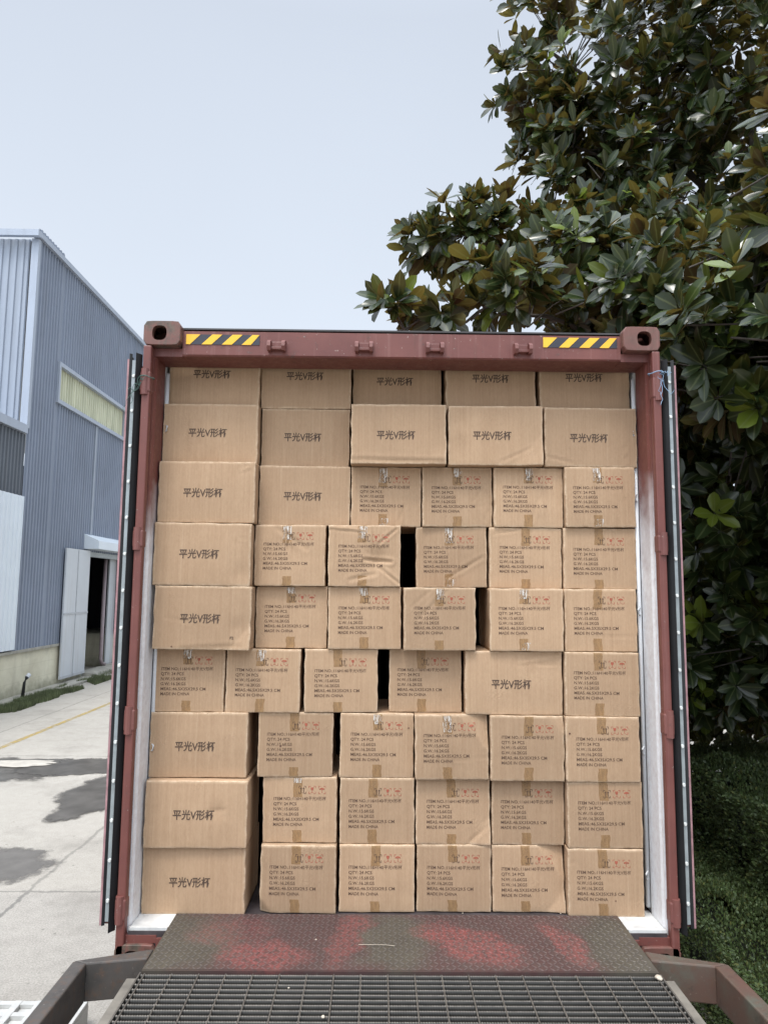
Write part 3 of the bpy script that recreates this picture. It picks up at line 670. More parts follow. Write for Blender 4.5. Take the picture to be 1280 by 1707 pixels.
def carton(row, ci, kind, x0, x1, yf):
    x0 += .0012; x1 -= .0012; key = (row, ci); rr = random.Random(row*31+ci*7)
    k = 9-row; z0 = FZ+.002+k*.2972; W = x1-x0; H = .2955; D = .35 if kind == 'L' else .465
    feats = FEAT.get(key, [])
    bul = rr.uniform(.001, .0055); sdv = rr.uniform(0, 50)
    def seg(u, v, a):
        u0, v0, u1, v1 = a; px, pz = u*W, v*H; ax, az, bx, bz = u0*W, v0*H, u1*W, v1*H
        dx, dz = bx-ax, bz-az; l2 = dx*dx+dz*dz+1e-9; t = max(0, min(1, ((px-ax)*dx+(pz-az)*dz)/l2))
        return math.hypot(px-ax-t*dx, pz-az-t*dz), t
    def disp(u, v):
        """outward push of the front face (metres)"""
        d = bul*math.sin(math.pi*max(0, min(1, u)))*math.sin(math.pi*max(0, min(1, v)))
        d += .0022*noise.noise(Vector((u*W*6+sdv, v*H*5, sdv)))+.0007*noise.noise(Vector((u*W*30+sdv, v*H*18, 3)))
        for ft in feats:
            if ft[0] == 'dent':
                _, cu, cv, r, dp = ft; q = math.hypot((u-cu)*W, (v-cv)*H)/(r*W); d -= dp*math.exp(-q*q*1.5)
            elif ft[0] == 'crease':
                q, t = seg(u, v, ft[1:5]); wd = ft[6]*.35; d -= ft[5]*.8*math.exp(-(q/wd)**2)*(.5+.5*math.sin(math.pi*min(1, max(.05, t)))) - ft[5]*.35*math.exp(-((q-wd*1.6)/wd)**2)
            elif ft[0] == 'fold':
                _, cu, cv, rc, dp = ft; q = abs(u-cu)*W+abs(v-cv)*H*.85; rcm = rc*W
                if q < rcm: d -= dp*((1-q/rcm)*2.6-.25*math.exp(-((1-q/rcm)/.08)**2))
            elif ft[0] in ('seam', 'seam2'):
                q = abs(u-ft[1])*W; d -= .0025*math.exp(-(q/.002)**2) if q < .01 else 0
        return d
    nu, nv = (44, 30) if kind == 'L' else (36, 30)
    if key == (4, 2): nu, nv = 56, 46
    E = .0035
    ej = lambda a, s: 0.0042*noise.noise(Vector((a*6+sdv, s*7.7, row)))
    V, Fc, wear, seam = [], [], [], []
    idx = {}
    su = next((ft[1] for ft in feats if ft[0] == 'seam'), None); su2 = next((ft[1] for ft in feats if ft[0] == 'seam2'), None)
    for j in range(nv+1):
        for i in range(nu+1):
            u, v = i/nu, j/nv
            x = E+u*(W-2*E); z = E+v*(H-2*E)
            jx = (ej(v, 1)*(1-u)+ej(v, 2)*u); jz = (ej(u, 3)*(1-v)+ej(u, 4)*v)
            idx[i, j] = len(V); V.append((x+jx, -disp(u, v), z+jz*.6))
            wear.append(0); seam.append(0)
    for j in range(nv):
        for i in range(nu): Fc.append((idx[i, j], idx[i+1, j], idx[i+1, j+1], idx[i, j+1]))
    loop = [(i, 0) for i in range(nu)]+[(nu, j) for j in range(nv)]+[(i, nv) for i in range(nu, 0, -1)]+[(0, j) for j in range(nv, 0, -1)]
    prev = [idx[p] for p in loop]
    for p in prev: wear[p] = .45
    for dy, ex, wv in ((.0012, .7, .9), (.005, 1, .5), (.03, 1, 0), (D*.5, 1, 0), (D, .5, 0)):
        cur = []
        for (i, j) in loop:
            u, v = i/nu, j/nv; bx, by, bz = V[idx[i, j]]
            ox = -E*ex if i == 0 else (E*ex if i == nu else 0); oz = -E*ex if j == 0 else (E*ex if j == nv else 0)
            fall = max(0, 1-dy/.09)
            xx = E+u*(W-2*E); zz = E+v*(H-2*E)
            V.append((xx+(bx-xx)*fall+ox, by*fall+dy, zz+(bz-zz)*fall+oz)); wear.append(wv); seam.append(0); cur.append(len(V)-1)
        n = len(loop)
        for q in range(n): Fc.append((prev[q], cur[q], cur[(q+1) % n], prev[(q+1) % n]))
        prev = cur
    Fc.append(tuple(prev))
    o = npmesh('cardboard_carton', V, Fc, M_kraft, None, {'wear': wear, 'seam': seam}, True)
    o.location = (x0, yf, z0)
    yw = YAWS.get(key, rr.uniform(-.9, .9)); o.rotation_euler = (0, R(rr.uniform(-.4, .4)), R(yw))
    look = LOOKS.get(key, ('wide carton with large Chinese lettering' if kind == 'L' else 'narrow carton with printed item details'))
    place = f'{ORD[ci]} from left in the {ROWN[row-1]} row'
    lab = f'{look}, {place}'
    while len(lab.split()) > 16:
        look = ' '.join(look.split()[:-1]); lab = f'{look}, {place}'
    tag(o, lab, 'cardboard box', 'cardboard cartons stacked in the container')
    def onface(pts, lift):
        return [(x, -disp(x/W, z/H)-lift, z) for x, z in pts]
    du, dv = rr.uniform(-.006, .006), rr.uniform(-.006, .006)
    if kind == 'L':
        off = {(5, 0): -.0, (1, 0): .01, (6, 4): .0}.get(key, 0)
        cx = W*.475 + off + du; cz = H*.49+dv
        if row == 1: cx = W*.485+du; cz = H*.47+.030+dv
        npmesh('printed_lettering', onface([(x+cx, z+cz) for x, z in T_L[0]], .0012), T_L[1], M_inkbig, o)
        if key == (5, 0):
            tv, tf = text_mesh([('P2', W*.79, H*.17, .018, 1, .0003)]); npmesh('printed_code', onface(tv, .0012), tf, M_inkbig, o)
        if su:
            npmesh('carton_seam', onface([(W*su-.0011, .002), (W*su+.0011, .002)], .0013)+onface([(W*su+.0011, H-.002), (W*su-.0011, H-.002)], .0013), [(0, 1, 2, 3)], M_seam, o)
    else:
        cx = W*.125+du; cz = H*.645+dv
        npmesh('printed_lettering', onface([(x+cx, z+cz) for x, z in T_S[0]], .0012), T_S[1], M_ink, o)
        ix = W*.515+du; iz = H*.80+dv
        iv = onface([(x+ix, z+iz) for x, z in ICN[0]], .0013)
        for nm, sel, mt in (('arrow_symbol', (0,), M_ink), ('glass_symbol', (1,), M_inkred), ('umbrella_symbol', (2,), M_inkred)):
            npmesh(nm, iv, [fc for fc, g in zip(ICN[1], ICN[2]) if g in sel], mt, o)
        # packing tape: a tongue down from the top and one up from the bottom
        tx = W*.47+du+rr.uniform(-.008, .008)
        def strip(name, xa, xb, za, zb, lift, mat, slant=0):
            n = 10; pts = []; m = 4
            for j in range(n+1):
                for i in range(m+1):
                    t = j/n; z = za+(zb-za)*t
                    pts.append((xa+(xb-xa)*i/m+slant*t+.0012*math.sin(9*t+row), z))
            fs = [(j*(m+1)+i, j*(m+1)+i+1, (j+1)*(m+1)+i+1, (j+1)*(m+1)+i) for j in range(n) for i in range(m)]
            return npmesh(name, onface(pts, lift), fs, mat, o, None, True)
        ln = rr.uniform(.068, .098); lb = rr.uniform(.045, .066)
        strip('tape_strip', tx-.021, tx+.021, H-.002-ln, H-.002, .0006, M_tape, rr.uniform(-.004, .004))
        strip('tape_strip', tx-.021, tx+.021, .003, lb, .0006, M_tape, rr.uniform(-.004, .004))
        gl = {(3, 2): 1, (3, 3): .6, (3, 4): .8, (3, 5): .9, (4, 1): .9, (4, 2): .8, (4, 3): 1, (5, 1): .4, (5, 2): .5, (5, 3): .7, (5, 4): .6, (6, 0): .6, (6, 1): .7, (7, 2): .6, (7, 3): 1, (8, 1): .3}.get(key, 0)
        if gl: strip('tape_shine', tx-.019, tx+.02, H-.004-.075*gl, H-.004, .0011, M_glint, rr.uniform(-.008, .008))
        if key in ((3, 5), (3, 2), (4, 3), (5, 4)): strip('tape_shine', tx-.015, tx+.02, .004, .04, .0011, M_glint, .01)
        if su2:
            npmesh('carton_seam', onface([(W*su2-.0007, .002), (W*su2+.0007, .002)], .0013)+onface([(W*su2+.0007, H*.42), (W*su2-.0007, H*.42)], .0013), [(0, 1, 2, 3)], M_seam, o)
    for q in SPOTS.get(key, []):
        n = 9; c = [(W*q[0]+q[2]*math.cos(6.283*i/n)*(1+.3*rr.random()), H*q[1]+q[2]*math.sin(6.283*i/n)*(1+.3*rr.random())) for i in range(n)]
        npmesh('stain_spot', onface(c, .0014), [tuple(range(n))], M_seam, o)
    return o
M_seam = simple('seam_and_spot_brown', (.12, .06, .04, 1), .9)  # dark brown of the carton seam lines and stain spots
for r_, row in enumerate(ROWS):
    for c_i, (kd, x0, x1, yf) in enumerate(row): carton(r_+1, c_i, kd, x0, x1, yf)

# ---------------------------------------------------------------- loading ramp
rp = empty('loading_ramp', 'steel loading ramp with treadplate lip and serrated grating before the container', 'loading ramp')
def m_lip():
    t = NT('worn_treadplate'); x, y, z = t.sepxyz()[:3]
    n = t.noise(3.2, 5, .65); nf = t.noise(26, 5, .7)
    n3 = t.noise(7, 5, .7)
    wx = t.math('ADD', x, t.math('MULTIPLY', t.math('SUBTRACT', n3, .5), .22)); wy = t.math('ADD', y, t.math('MULTIPLY', t.math('SUBTRACT', n, .5), .3))
    def pat(cx, cy, rx, ry, tl=0):
        a = t.math('DIVIDE', t.math('ADD', t.math('SUBTRACT', wx, cx), t.math('MULTIPLY', wy, tl)), rx); b_ = t.math('DIVIDE', t.math('SUBTRACT', wy, cy), ry)
        return t.rng(t.math('SQRT', t.math('ADD', t.math('MULTIPLY', a, a), t.math('MULTIPLY', b_, b_))), .55, 1.15, 1, 0, True)
    c = t.ramp(n, (.3, (.082, .047, .046, 1)), (.7, (.10, .056, .053, 1)))
    for P_ in ((-.95, -.1, .3, .3), (-.02, -.08, .17, .3), (.93, -.1, .22, .35)):
        c = t.mix(t.math('MULTIPLY', pat(*P_), .9), c, t.ramp(n3, (.3, (.075, .07, .055, 1)), (.7, (.105, .098, .075, 1))))
    for P_, k_ in (((-.62, -.2, .2, .13, .3), .95), ((-.72, .02, .2, .14, 0), .4), ((-.2, -.05, .075, .24, -.2), .7), ((.22, -.08, .19, .17, .8), .95), ((.68, -.06, .06, .22, .2), .8)):
        c = t.mix(t.math('MULTIPLY', t.math('MULTIPLY', pat(*P_), k_), t.rng(t.noise(45, 4, .75), .42, .54, .12, 1)), c, (.25, .078, .072, 1))
    c = t.mix(t.rng(nf, .45, .62, 0, .4), c, t.ramp(n, (.4, (.05, .042, .038, 1)), (.6, (.09, .075, .065, 1))))
    c = t.mix(t.rng(t.noise(120, 2, .8), .7, .75, 0, .5), c, (.45, .42, .38, 1))
    c = t.mix(t.rng(z, .1768, .1776, 0, .4), c, (.19, .165, .15, 1))
    t.color(c); t.set(t.rng(nf, .3, .7, .32, .6), .25, .5); t.bump(nf, .2, .002); return t.m
M_lip = m_lip()
LZ = .176
b = MB(); b.box(-1.0, 1.0, -.305, .165, LZ-.012, LZ, M_lip)
rr = random.Random(5)
iy = 0; y = -.295
while y < .155:
    ix = 0; x = -.985+(.0 if iy % 2 else .0)
    while x < .985:
        a = R(45) if (ix+iy) % 2 else R(-45)
        ca, sa = math.cos(a), math.sin(a); lz = LZ+.0018
        P = [(-.013, 0), (-.005, -.0032), (.005, -.0032), (.013, 0), (.005, .0032), (-.005, .0032)]
        bt = [b.bm.verts.new((x+u*ca-v*sa, y+u*sa+v*ca, LZ+.0002)) for u, v in P]
        tp = [b.bm.verts.new((x+(u*ca-v*sa)*.75, y+(u*sa+v*ca)*.75, lz)) for u, v in P]
        b.face(tp)
        for i in range(6): b.face([bt[i], bt[(i+1) % 6], tp[(i+1) % 6], tp[i]])
        x += .0225; ix += 1
    y += .0225; iy += 1
b.build('lip_plate', None, rp)
MB().box(-1.0, 1.0, -.312, -.306, LZ-.05, LZ-.001).build('lip_edge', M_lip, rp)
def m_grate():
    t = NT('grating_steel'); n = t.noise(8, 5, .7); n2 = t.noise(60, 4, .7)
    c = t.ramp(n, (.3, (.016, .016, .014, 1)), (.7, (.034, .032, .028, 1)))
    zz = t.sepxyz()[2]; c = t.mix(t.rng(zz, .1655, .168, 0, 1), c, t.ramp(n2, (.3, (.07, .063, .055, 1)), (.7, (.17, .155, .135, 1))))
    t.color(c); t.set(.5, .3, .5); return t.m
M_grate = m_grate()
# serrated bearing bars
Vg, Fg = [], []
GY0, GY1, GT = -.316, -2.6, .170
yb = GY0-.012
while yb > GY1:
    n = 440; xs = np.linspace(-1.0, 1.0, n+1); tz = np.where(np.arange(n+1) % 2, GT, GT-.0035)
    if yb < -1.2: n = 60; xs = np.linspace(-1, 1, n+1); tz = np.full(n+1, GT)
    bs = len(Vg)
    for x, z in zip(xs, tz): Vg += [(x, yb-.0022, z), (x, yb+.0022, z), (x, yb-.0022, GT-.034), (x, yb+.0022, GT-.034)]
    for i in range(n):
        a = bs+4*i; c = a+4; Fg += [(a, c, c+1, a+1), (a+2, a, a+1, a+3)][:1]; Fg += [(a, a+2, c+2, c), (a+1, c+1, c+3, a+3), (a+2, a+3, c+3, c+2)]
    yb -= .0325
b = MB()
for i in range(20):
    x = -.985+i*.1037
    pts = [(x, GY0-.004, GT-.003), (x, GY1, GT-.003)]; b.tube(pts, .0032, 6)
b.box(-1.006, -1.0, GY1, GY0, GT-.036, GT+.001).box(1.0, 1.006, GY1, GY0, GT-.036, GT+.001)
gr = npmesh('grating_bars', Vg, np.array(Fg), M_grate, rp)
b.build('grating_rods', M_grate, rp)
M_rgreen = simple('worn_green_frame', (.06, .07, .06, 1), .55, var=.4, scale=7)
M_beige = simple('beige_frame_paint', (.17, .155, .13, 1), .6, var=.35, scale=8)
M_maroon = simple('maroon_frame', (.11, .05, .05, 1), .55, var=.35, scale=7)
for sx in (-1, 1): MB().box(sx*1.008, sx*1.05, GY1, -.33, -.0, .155).build('side_channel', M_beige, rp)
for y in (-.45, -.95, -1.45, -1.95): MB().box(-1.0, 1.0, y-.05, y+.05, -.02, .125).build('crossbeam', M_rgreen, rp)
for x in (-.55, .05, .6): MB().box(x-.045, x+.045, GY1, -.33, -.22, -.025).build('stringer', M_maroon if x > .5 else M_rgreen, rp)
MB().box(-.95, .95, GY1, -.36, -.30, -.26).build('under_pan', simple('dusty_dark_pan', (.03, .033, .029, 1), .8, var=.5, scale=5), rp)
MB().box(.3, .42, -.72, -.52, -.02, .118).build('cross_bracket', M_maroon, rp)
def m_rail(name, c0, c1, c2):
    t = NT(name); n = t.noise(3.5, 5, .7); n2 = t.noise(30, 5, .7)
    c = t.ramp(n, (.3, c0), (.5, c1), (.68, c2)); c = t.mix(t.rng(n2, .52, .66, 0, .6), c, (.12, .07, .045, 1)); c = t.mix(t.rng(t.noise(9, 7, .8), .56, .64, 0, .5), c, (.035, .03, .027, 1)); c = t.mix(t.rng(t.noise(55, 4, .8), .62, .7, 0, .5), c, (.26, .23, .2, 1))
    t.color(c); t.set(.55, .1, .5); t.bump(n2, .25, .003); return t.m
M_railL = m_rail('dark_rail_steel', (.055, .049, .044, 1), (.085, .074, .066, 1), (.06, .055, .05, 1))
M_railR = m_rail('rusty_green_rail', (.10, .115, .09, 1), (.105, .07, .054, 1), (.12, .058, .044, 1))
for sx, mt, xo in ((-1, M_railL, 0), (1, M_railR, .012)):
    r = MB(); z1 = .165; z0 = .02
    r.prism([(sx*1.012, -.125), (sx*(1.30+xo), -.222), (sx*(1.24+xo), -.242), (sx*1.012, -.20)], 2, z0, z1)
    r.prism([(sx*(1.30+xo), -.2225), (sx*(1.30+xo+(.1 if sx > 0 else 0)), -3.0), (sx*(1.24+xo+(.1 if sx > 0 else 0)), -3.0), (sx*(1.24+xo), -.2425)], 2, z0, z1)
    q = r.build('guard_rail', mt, rp)
    bv = q.modifiers.new('b', 'BEVEL'); bv.width = .006; bv.segments = 2
    for yl in (-.50, -1.6, -2.7): MB().box(sx*1.225, sx*1.298, yl-.07, yl+.02, GZ, .02, None, .004).build('rail_leg', mt if sx < 0 else M_beige, rp)
MB().box(-1.13, -1.09, -.36, -.31, -.2, .02).build('hanging_lug', M_railL, rp)
MB().prism([(-.75, -.45), (-.45, -.45), (-.40, -.02), (-.52, .05), (-.75, -.1)], 0, 1.10, 1.13).build('yellow_plate', simple('ochre_paint', (.42, .26, .035, 1), .6, var=.25), rp)
# pebbles and litter on the ramp
M_peb = simple('pale_scrap', (.48, .42, .34, 1), .8, var=.2)
for i, (x, y, s) in enumerate(((.985, -.35, .014), (-.42, -.42, .004), (-.28, -.60, .007), (-.35, -.07, .004), (.3, .2, .003), (.75, .2, .003))):
    bm = bmesh.new(); bmesh.ops.create_icosphere(bm, subdivisions=2, radius=s)
    for v in bm.verts: v.co *= 1+.35*noise.noise(v.co*90+Vector((i, 0, 0))); v.co.z *= .6
    me = bpy.data.meshes.new('scrap'); bm.to_mesh(me); bm.free(); me.materials.append(M_peb)
    o = bpy.data.objects.new('pale_scrap', me); col.objects.link(o); o.location = (x, y, (LZ if y > -.3 else GT)+s*.5 if y < .17 else FZ+s*.5)
    tag(o, ['largest pale stone chip at the right edge of the grating', 'small pale chip on the upper left of the grating', 'pale crumb lower on the left of the grating', 'pale crumb on the left half of the treadplate', 'tiny pale crumb on dark floor below the fourth bottom carton', 'tiny pale crumb on dark floor below the fifth bottom carton'][i], 'debris')
st = MB().tube([(-.17, -.115, LZ+.004), (-.06, -.12, LZ+.006), (-.02, -.125, LZ+.004)], .0011, 5).build('straw', M_peb); tag(st, 'thin pale straw lying across the middle of the treadplate', 'straw')

# ---------------------------------------------------------------- white plastic pallet
pl = empty('plastic_pallet', 'white plastic lattice pallet on the ground beside the ramp, lower left', 'pallet')
M_plast = simple('white_plastic', (.47, .47, .45, 1), .5, var=.1, scale=12)
px0, px1, py0, py1, pz = -3.25, -2.03, .85, 1.9, GZ+.16
b = MB()
for i in range(9): x = px0+i*(px1-px0-.05)/8; b.box(x, x+.05, py0, py1, pz-.03, pz, None, .004)
b.build('long_ribs', M_plast, pl)
b = MB()
for i in range(9): y = py0+i*(py1-py0-.045)/8; b.box(px0+.002, px1-.002, y+.001, y+.044, pz-.029, pz-.004)
b.build('cross_ribs', M_plast, pl)
MB().box(px0, px1, py0, py1, pz-.06, pz-.031).build('deck', M_plast, pl)
for x in (px0, (px0+px1)/2-.07, px1-.14):
    for y in (py0, (py0+py1)/2-.07, py1-.14): MB().box(x, x+.14, y, y+.14, GZ+.001, pz-.061).build('foot', M_plast, pl)

# ---------------------------------------------------------------- vegetation
def m_leaf(name, up0, up1, un0, un1, young=(.16, .21, .03, 1), rough=.24, trans=.22):
    t = NT(name); g = t.n.new('ShaderNodeNewGeometry'); tone = t.attr('tone')
    u = t.ramp(tone, (0, up0), (.78, up1), (.9, young), (1, young)); d = t.ramp(tone, (0, un0), (.6, un1), (1, (.17, .15, .03, 1)))
    c = t.mix(g.outputs['Backfacing'], u, d)
    mid = t.attr('mid'); c = t.mix(t.rng(mid, .8, 1, 0, .35), c, (.22, .25, .1, 1))
    t.color(c); t.set(t.rng(g.outputs['Backfacing'], 0, 1, rough, .7), 0, .5)
    tr = t.n.new('ShaderNodeBsdfTranslucent'); mx = t.n.new('ShaderNodeMixShader'); mx.inputs[0].default_value = trans
    t.l.new(t.mix(.5, c, (.3, .22, .04, 1)), tr.inputs[0])
    t.l.new(t.b.outputs[0], mx.inputs[1]); t.l.new(tr.outputs[0], mx.inputs[2]); t.l.new(mx.outputs[0], t.out.inputs[0]); return t.m
M_leaf = m_leaf('magnolia_leaf', (.010, .021, .008, 1), (.026, .047, .015, 1), (.070, .032, .014, 1), (.075, .064, .018, 1), (.13, .18, .025, 1))
M_bark = simple('magnolia_bark', (.07, .06, .05, 1), .9, var=.35, scale=12, bump=.5)

def norm(a): return a/np.maximum(1e-9, np.linalg.norm(a, axis=1, keepdims=True))
def leaves(cent, axis, rs, nmin, nmax, length, width, name, mat, parent, droop=.25):
    cnt = rs.randint(nmin, nmax+1, len(cent)); idx = np.repeat(np.arange(len(cent)), cnt); n = len(idx)
    C = cent[idx]; A = norm(axis)[idx]
    k = np.concatenate([np.arange(c) for c in cnt]); az = k*2.399+rs.rand(len(cent))[idx]*6.28
    T = norm(np.cross(A, np.tile([.3, .2, 1.], (n, 1))+rs.rand(n, 3)*.01)); B = np.cross(A, T)
    rad = T*np.cos(az)[:, None]+B*np.sin(az)[:, None]
    opn = R(20)+rs.rand(n)*R(62)
    D = norm(A*np.cos(opn)[:, None]+rad*np.sin(opn)[:, None]+np.array([0, 0, -1])*droop*rs.rand(n)[:, None]+(rs.rand(n, 3)-.5)*.25)
    Nn = norm(np.cross(np.cross(D, A), D)*1.0+(rs.rand(n, 3)-.5)*.5); S = norm(np.cross(D, Nn)); Nn = np.cross(S, D)
    sc = (.75+.45*rs.rand(len(cent)))[idx]; Ln = length*sc*(.6+.6*rs.rand(n)); Wd = width*sc*(.75+.55*rs.rand(n)); curl = (rs.rand(n)*.5-.1)*Ln; vee = .10+.25*rs.rand(n)
    base = C+D*.012-A*(rs.rand(n)*.05)[:, None]
    cols = []; mids = []
    def pt(t, s, w):
        p = base+D*(Ln*t)[:, None]-Nn*(curl*t*t)[:, None]*.6
        if s: p = p+S*(s*Wd*w*.5)[:, None]+Nn*(vee*Wd*w*.5)[:, None]
        return p
    spec = [(0, 0, 0), (.25, -1, .62), (.25, 0, 0), (.25, 1, .62), (.58, -1, 1), (.58, 0, 0), (.58, 1, 1), (.85, -1, .68), (.85, 0, 0), (.85, 1, .68), (1.0, 0, 0)]
    P = np.stack([pt(np.full(n, t), s, w) for t, s, w in spec], 1)
    V = P.reshape(-1, 3)
    q = np.array([[0, 2, 1, 0], [0, 3, 2, 0], [1, 2, 5, 4], [2, 3, 6, 5], [4, 5, 8, 7], [5, 6, 9, 8], [7, 8, 10, 7], [8, 9, 10, 8]])
    tri = [(0, 2, 1), (0, 3, 2), (1, 2, 5), (1, 5, 4), (2, 3, 6), (2, 6, 5), (4, 5, 8), (4, 8, 7), (5, 6, 9), (5, 9, 8), (7, 8, 10), (8, 9, 10)]
    tri = np.array(tri); Fa = (np.arange(n)[:, None, None]*11+tri[None]).reshape(-1, 3)
    tone = np.repeat(np.clip(rs.rand(n)*.85+(rs.rand(len(cent))[idx] > .88)*.3, 0, 1), 11)
    mid = np.tile(np.array([1, 0, 1, 0, 0, 1, 0, 0, 1, 0, 1.]), n)
    return npmesh(name, V, Fa, mat, parent, {'tone': tone, 'mid': mid}, True), n

tree = empty('magnolia_tree', 'tall magnolia with large glossy leaves and rusty undersides overhanging the container', 'tree')
rs = np.random.RandomState(11)
BL = [  # centre, radii, rosettes, shell
 ((7.4, 3.5, 6.0), (2.0, 3.0, 2.4), 420),  # unseen crown mass, added outside the view to block sky light
 ((4.3, 6.5, .45), (1.9, .9, .85), 230), ((3.5, 4.9, .75), (.9, .9, .5), 120), ((4.6, 3.9, .7), (1.1, 1.0, .6), 150), ((5.6, 7.6, .3), (2.4, .9, 1.2), 240), ((4.5, 4.6, 5.4), (2.7, 2.3, 3.0), 1150), ((2.7, 4.0, 7.3), (1.25, 1.2, 1.2), 230), ((4.4, 3.4, 7.6), (1.9, 1.6, 1.6), 300),
 ((2.0, 3.9, 5.9), (.8, .9, 1.0), 130), ((1.15, 3.8, 5.25), (.75, .6, .45), 62), ((.62, 3.6, 5.25), (.5, .4, .42), 30), ((.35, 3.5, 5.15), (.25, .25, .25), 9), ((1.5, 4.0, 7.95), (.45, .5, .35), 22), ((1.35, 3.9, 7.2), (.35, .35, .4), 16), ((1.6, 3.9, 6.5), (.3, .3, .35), 14), ((1.75, 3.9, 6.9), (.4, .4, .35), 26),
 ((1.7, 2.7, 4.35), (.8, .7, .5), 110), ((.85, 2.1, 3.98), (.5, .4, .25), 26), ((.35, 1.9, 3.76), (.30, .25, .10), 12), ((.0, 1.75, 3.72), (.13, .12, .06), 5),
 ((3.2, 2.6, 3.6), (1.5, 1.4, 1.1), 450), ((6.2, 3.4, 3.6), (1.6, 2.6, 2.8), 520), ((6.6, 7.5, 3.0), (2.4, 2.0, 2.6), 420), ((3.4, 7.2, 2.4), (1.6, 1.4, 1.9), 300), ((4.6, 2.4, 1.5), (1.2, 1.1, 1.0), 260), ((3.0, 4.2, 1.1), (.9, 1.2, .75), 190), ((2.6, 1.5, 3.4), (.9, .9, .6), 150), ((2.1, 1.9, 3.9), (.7, .6, .45), 60), ((3.2, 1.0, 4.4), (1.0, .7, .8), 110), ((3.1, .9, 3.0), (.6, .5, .8), 60), ((3.6, 3.2, 2.2), (1.5, 1.4, 1.2), 330), ((3.9, 4.6, 1.4), (1.9, 1.3, 1.1), 330), ((5.5, 5.5, 3.0), (2.2, 2.0, 2.6), 420), ((3.3, 5.6, 3.2), (1.3, 1.3, 2.2), 300), ((2.3, 3.5, 4.8), (.9, 1.0, .7), 130)]  # far right masses reach out of view, added to block side light
cs, ax = [], []
for c, r, n in BL:
    d = norm(rs.normal(size=(n, 3))); rad = (.45+.55*rs.rand(n)**.5)
    lump = 1+.14*np.array([noise.noise(Vector(v)*2.3+Vector(c)) for v in d])
    p = np.array(c)+d*np.array(r)*(rad*lump)[:, None]
    cs.append(p); ax.append(norm(d*np.array([1, 1, .8])+np.array([-.12, -.32, .5])+(rs.rand(n, 3)-.5)*.5))
cs = np.concatenate(cs); ax = np.concatenate(ax)
# keep foliage clear of the container body
ins = (np.abs(cs[:, 0]) < 1.5) & (cs[:, 2] < 3.35) & (cs[:, 1] > -.4) | ((cs[:, 0] < 2.05) & (cs[:, 2] < 2.9))
cs, ax = cs[~ins], ax[~ins]
leaves(cs, ax, rs, 7, 12, .205, .092, 'crown', M_leaf, tree)
tr = MB().tube([(4.6, 4.9, GZ), (4.55, 4.85, 0), (4.4, 4.7, 2), (4.3, 4.5, 4.5), (4.2, 4.4, 7)], [.24, .19, .16, .11, .04], 12)
tr.build('trunk', M_bark, tree, True)
lim = [((4.5, 4.8, .6), (3.4, 3.6, 1.4), (2.7, 2.6, 2.4), .06), ((4.4, 4.7, 2.2), (3.1, 4.2, 3.9), (2.5, 2.9, 3.6), .045), ((3.2, 3.6, 3.5), (1.7, 2.6, 3.9), (.85, 2.1, 3.85), .035), ((.85, 2.1, 3.85), (.4, 1.95, 3.62), (0, 1.8, 3.58), .014),
       ((4.3, 4.5, 4.0), (2.8, 4.1, 4.8), (1.2, 3.8, 5.15), .05), ((1.2, 3.8, 5.15), (.85, 3.7, 5.35), (.5, 3.7, 5.6), .02), ((4.3, 4.4, 5.5), (3.0, 4.0, 6.6), (1.7, 3.9, 7.6), .05), ((4.3, 4.4, 5.0), (2.8, 3.9, 6.0), (1.7, 3.9, 6.6), .035), ((4.5, 4.8, 1.6), (3.5, 3.2, 2.0), (3.2, 2.4, 1.3), .03), ((4.4, 4.7, 3.2), (5.3, 4.2, 5.0), (5.6, 4, 7), .06)]
for a, b_, c, r in lim:
    a, b_, c = Vector(a), Vector(b_), Vector(c); pts = [((1-t)**2)*a+2*t*(1-t)*b_+t*t*c+Vector((0, 0, .05*math.sin(t*11))) for t in [i/9 for i in range(10)]]
    MB().tube(pts, [r*(1-.075*i) for i in range(10)], 7).build('limb', M_bark, tree, True)
# twigs joining each rosette to its neighbourhood
Vt, Ft = [], []
tw = MB()
limb_pts = [Vector(a)*(1-t)+Vector(c)*t for a, b_, c, r in lim for t in (.3, .6, .9)]
for p, a in list(zip(cs, ax))[::3]:
    p = Vector(p); q = min(limb_pts, key=lambda v: (v-p).length); d = (q-p); ln = min(.55, d.length)
    mid = p-Vector(a)*.12; e = p+d.normalized()*ln-Vector((0, 0, .06)); tw.tube([p, mid, e], [.004, .005, .008], 4, cap=False)
tw.build('twigs', M_bark, tree, True)

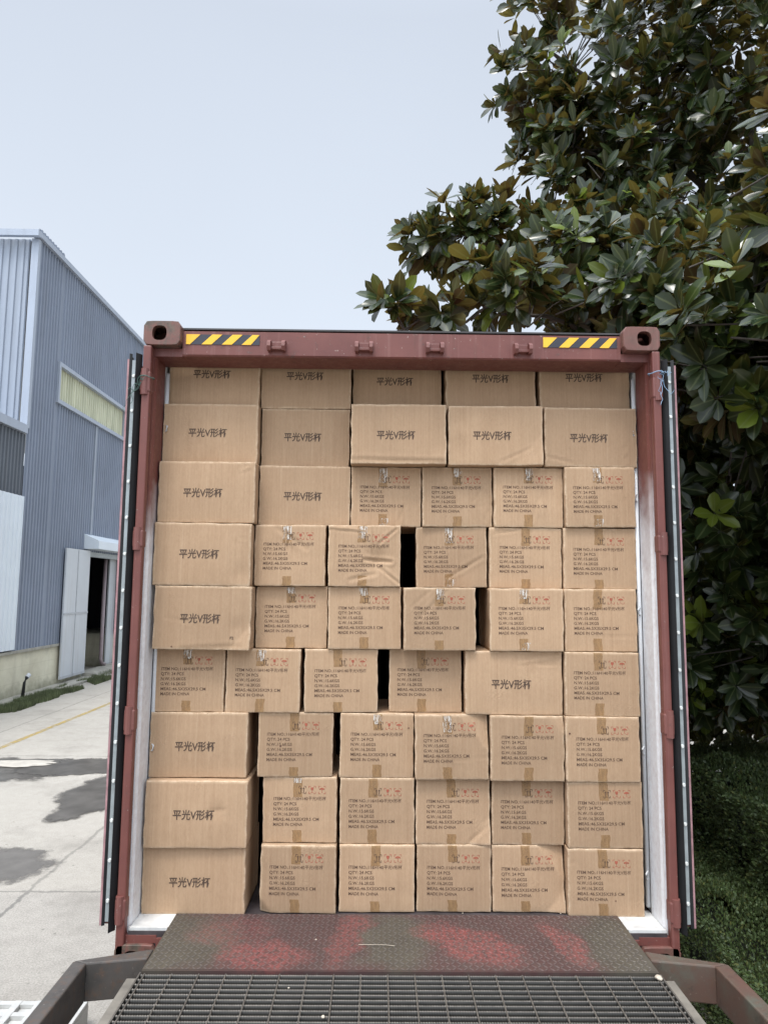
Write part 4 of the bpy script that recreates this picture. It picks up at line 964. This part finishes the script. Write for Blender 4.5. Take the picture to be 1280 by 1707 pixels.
# clipped hedges on the right
M_hedge = m_leaf('hedge_leaf', (.034, .058, .02, 1), (.088, .138, .042, 1), (.045, .072, .027, 1), (.085, .125, .045, 1), (.11, .17, .035, 1), .5, .2)
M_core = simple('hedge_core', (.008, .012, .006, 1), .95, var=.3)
def hedge(label, x0, x1, y0, y1, z1, nl, seed, size=.032):
    h = empty('hedge', label, 'hedge', 'hedges on the right')
    rs = np.random.RandomState(seed)
    core = MB(); core.box(x0+.2, x1-.2, y0+.2, y1-.5, GZ, z1-.42); core.build('core_box', M_core, h)  # solid near-black box filling the inside of the hedge
    area = [(x1-x0)*(y1-y0), (z1-GZ)*(y1-y0), (z1-GZ)*(x1-x0)]; pr = np.array(area)/sum(area); pr = pr*.88; pr[0] += .12
    w = rs.choice(3, nl, p=pr); yv = y0+(y1-y0)*rs.rand(nl)**1.35
    a, b_ = rs.rand(nl), rs.rand(nl)
    P = np.where((w == 0)[:, None], np.stack([x0+(x1-x0)*a, yv, np.full(nl, z1)], 1), np.where((w == 1)[:, None], np.stack([np.full(nl, x0), yv, GZ+(z1-GZ)*b_], 1), np.stack([x0+(x1-x0)*a, np.full(nl, y0), GZ+(z1-GZ)*b_], 1)))
    Nn = np.where((w == 0)[:, None], [0, 0, 1.], np.where((w == 1)[:, None], [-1., 0, 0], [0, -1., 0]))
    bump = np.array([noise.noise(Vector(p)*1.7)*.20+noise.noise(Vector(p)*5)*.08 for p in P])
    # round the top edge
    e = np.clip(1-(P[:, 0]-x0)/.3, 0, 1)*(w == 0); P[:, 2] -= e**2*.16+(w == 0)*(np.clip(P[:, 1]-(y1-1.2), 0, 9)**2*.16+.10*(P[:, 0]-x0))
    P = P+Nn*(bump-rs.rand(nl)*.10+.02)[:, None]
    D = norm(Nn+(rs.rand(nl, 3)-.5)*1.9+np.array([0, 0, .5])); S = norm(np.cross(D, rs.rand(nl, 3)-.5)); L_ = size*(.6+.8*rs.rand(nl))[:, None]
    V = np.stack([P, P+D*L_*.5+S*L_*.28, P+D*L_, P+D*L_*.5-S*L_*.28], 1).reshape(-1, 3)
    npmesh('foliage', V, np.arange(nl*4).reshape(-1, 4), M_hedge, h, {'tone': np.repeat(rs.rand(nl)*.82, 4), 'mid': np.zeros(nl*4)})
    return h
hedge('tall dense green hedge behind, reaching up under the magnolia leaves', 2.85, 4.6, 1.0, 5.6, .02, 120000, 1, .030)
hedge('low dark green hedge in front, beside the container and ramp rail', 2.05, 2.95, -1.5, 7.5, -.52, 150000, 2, .022)
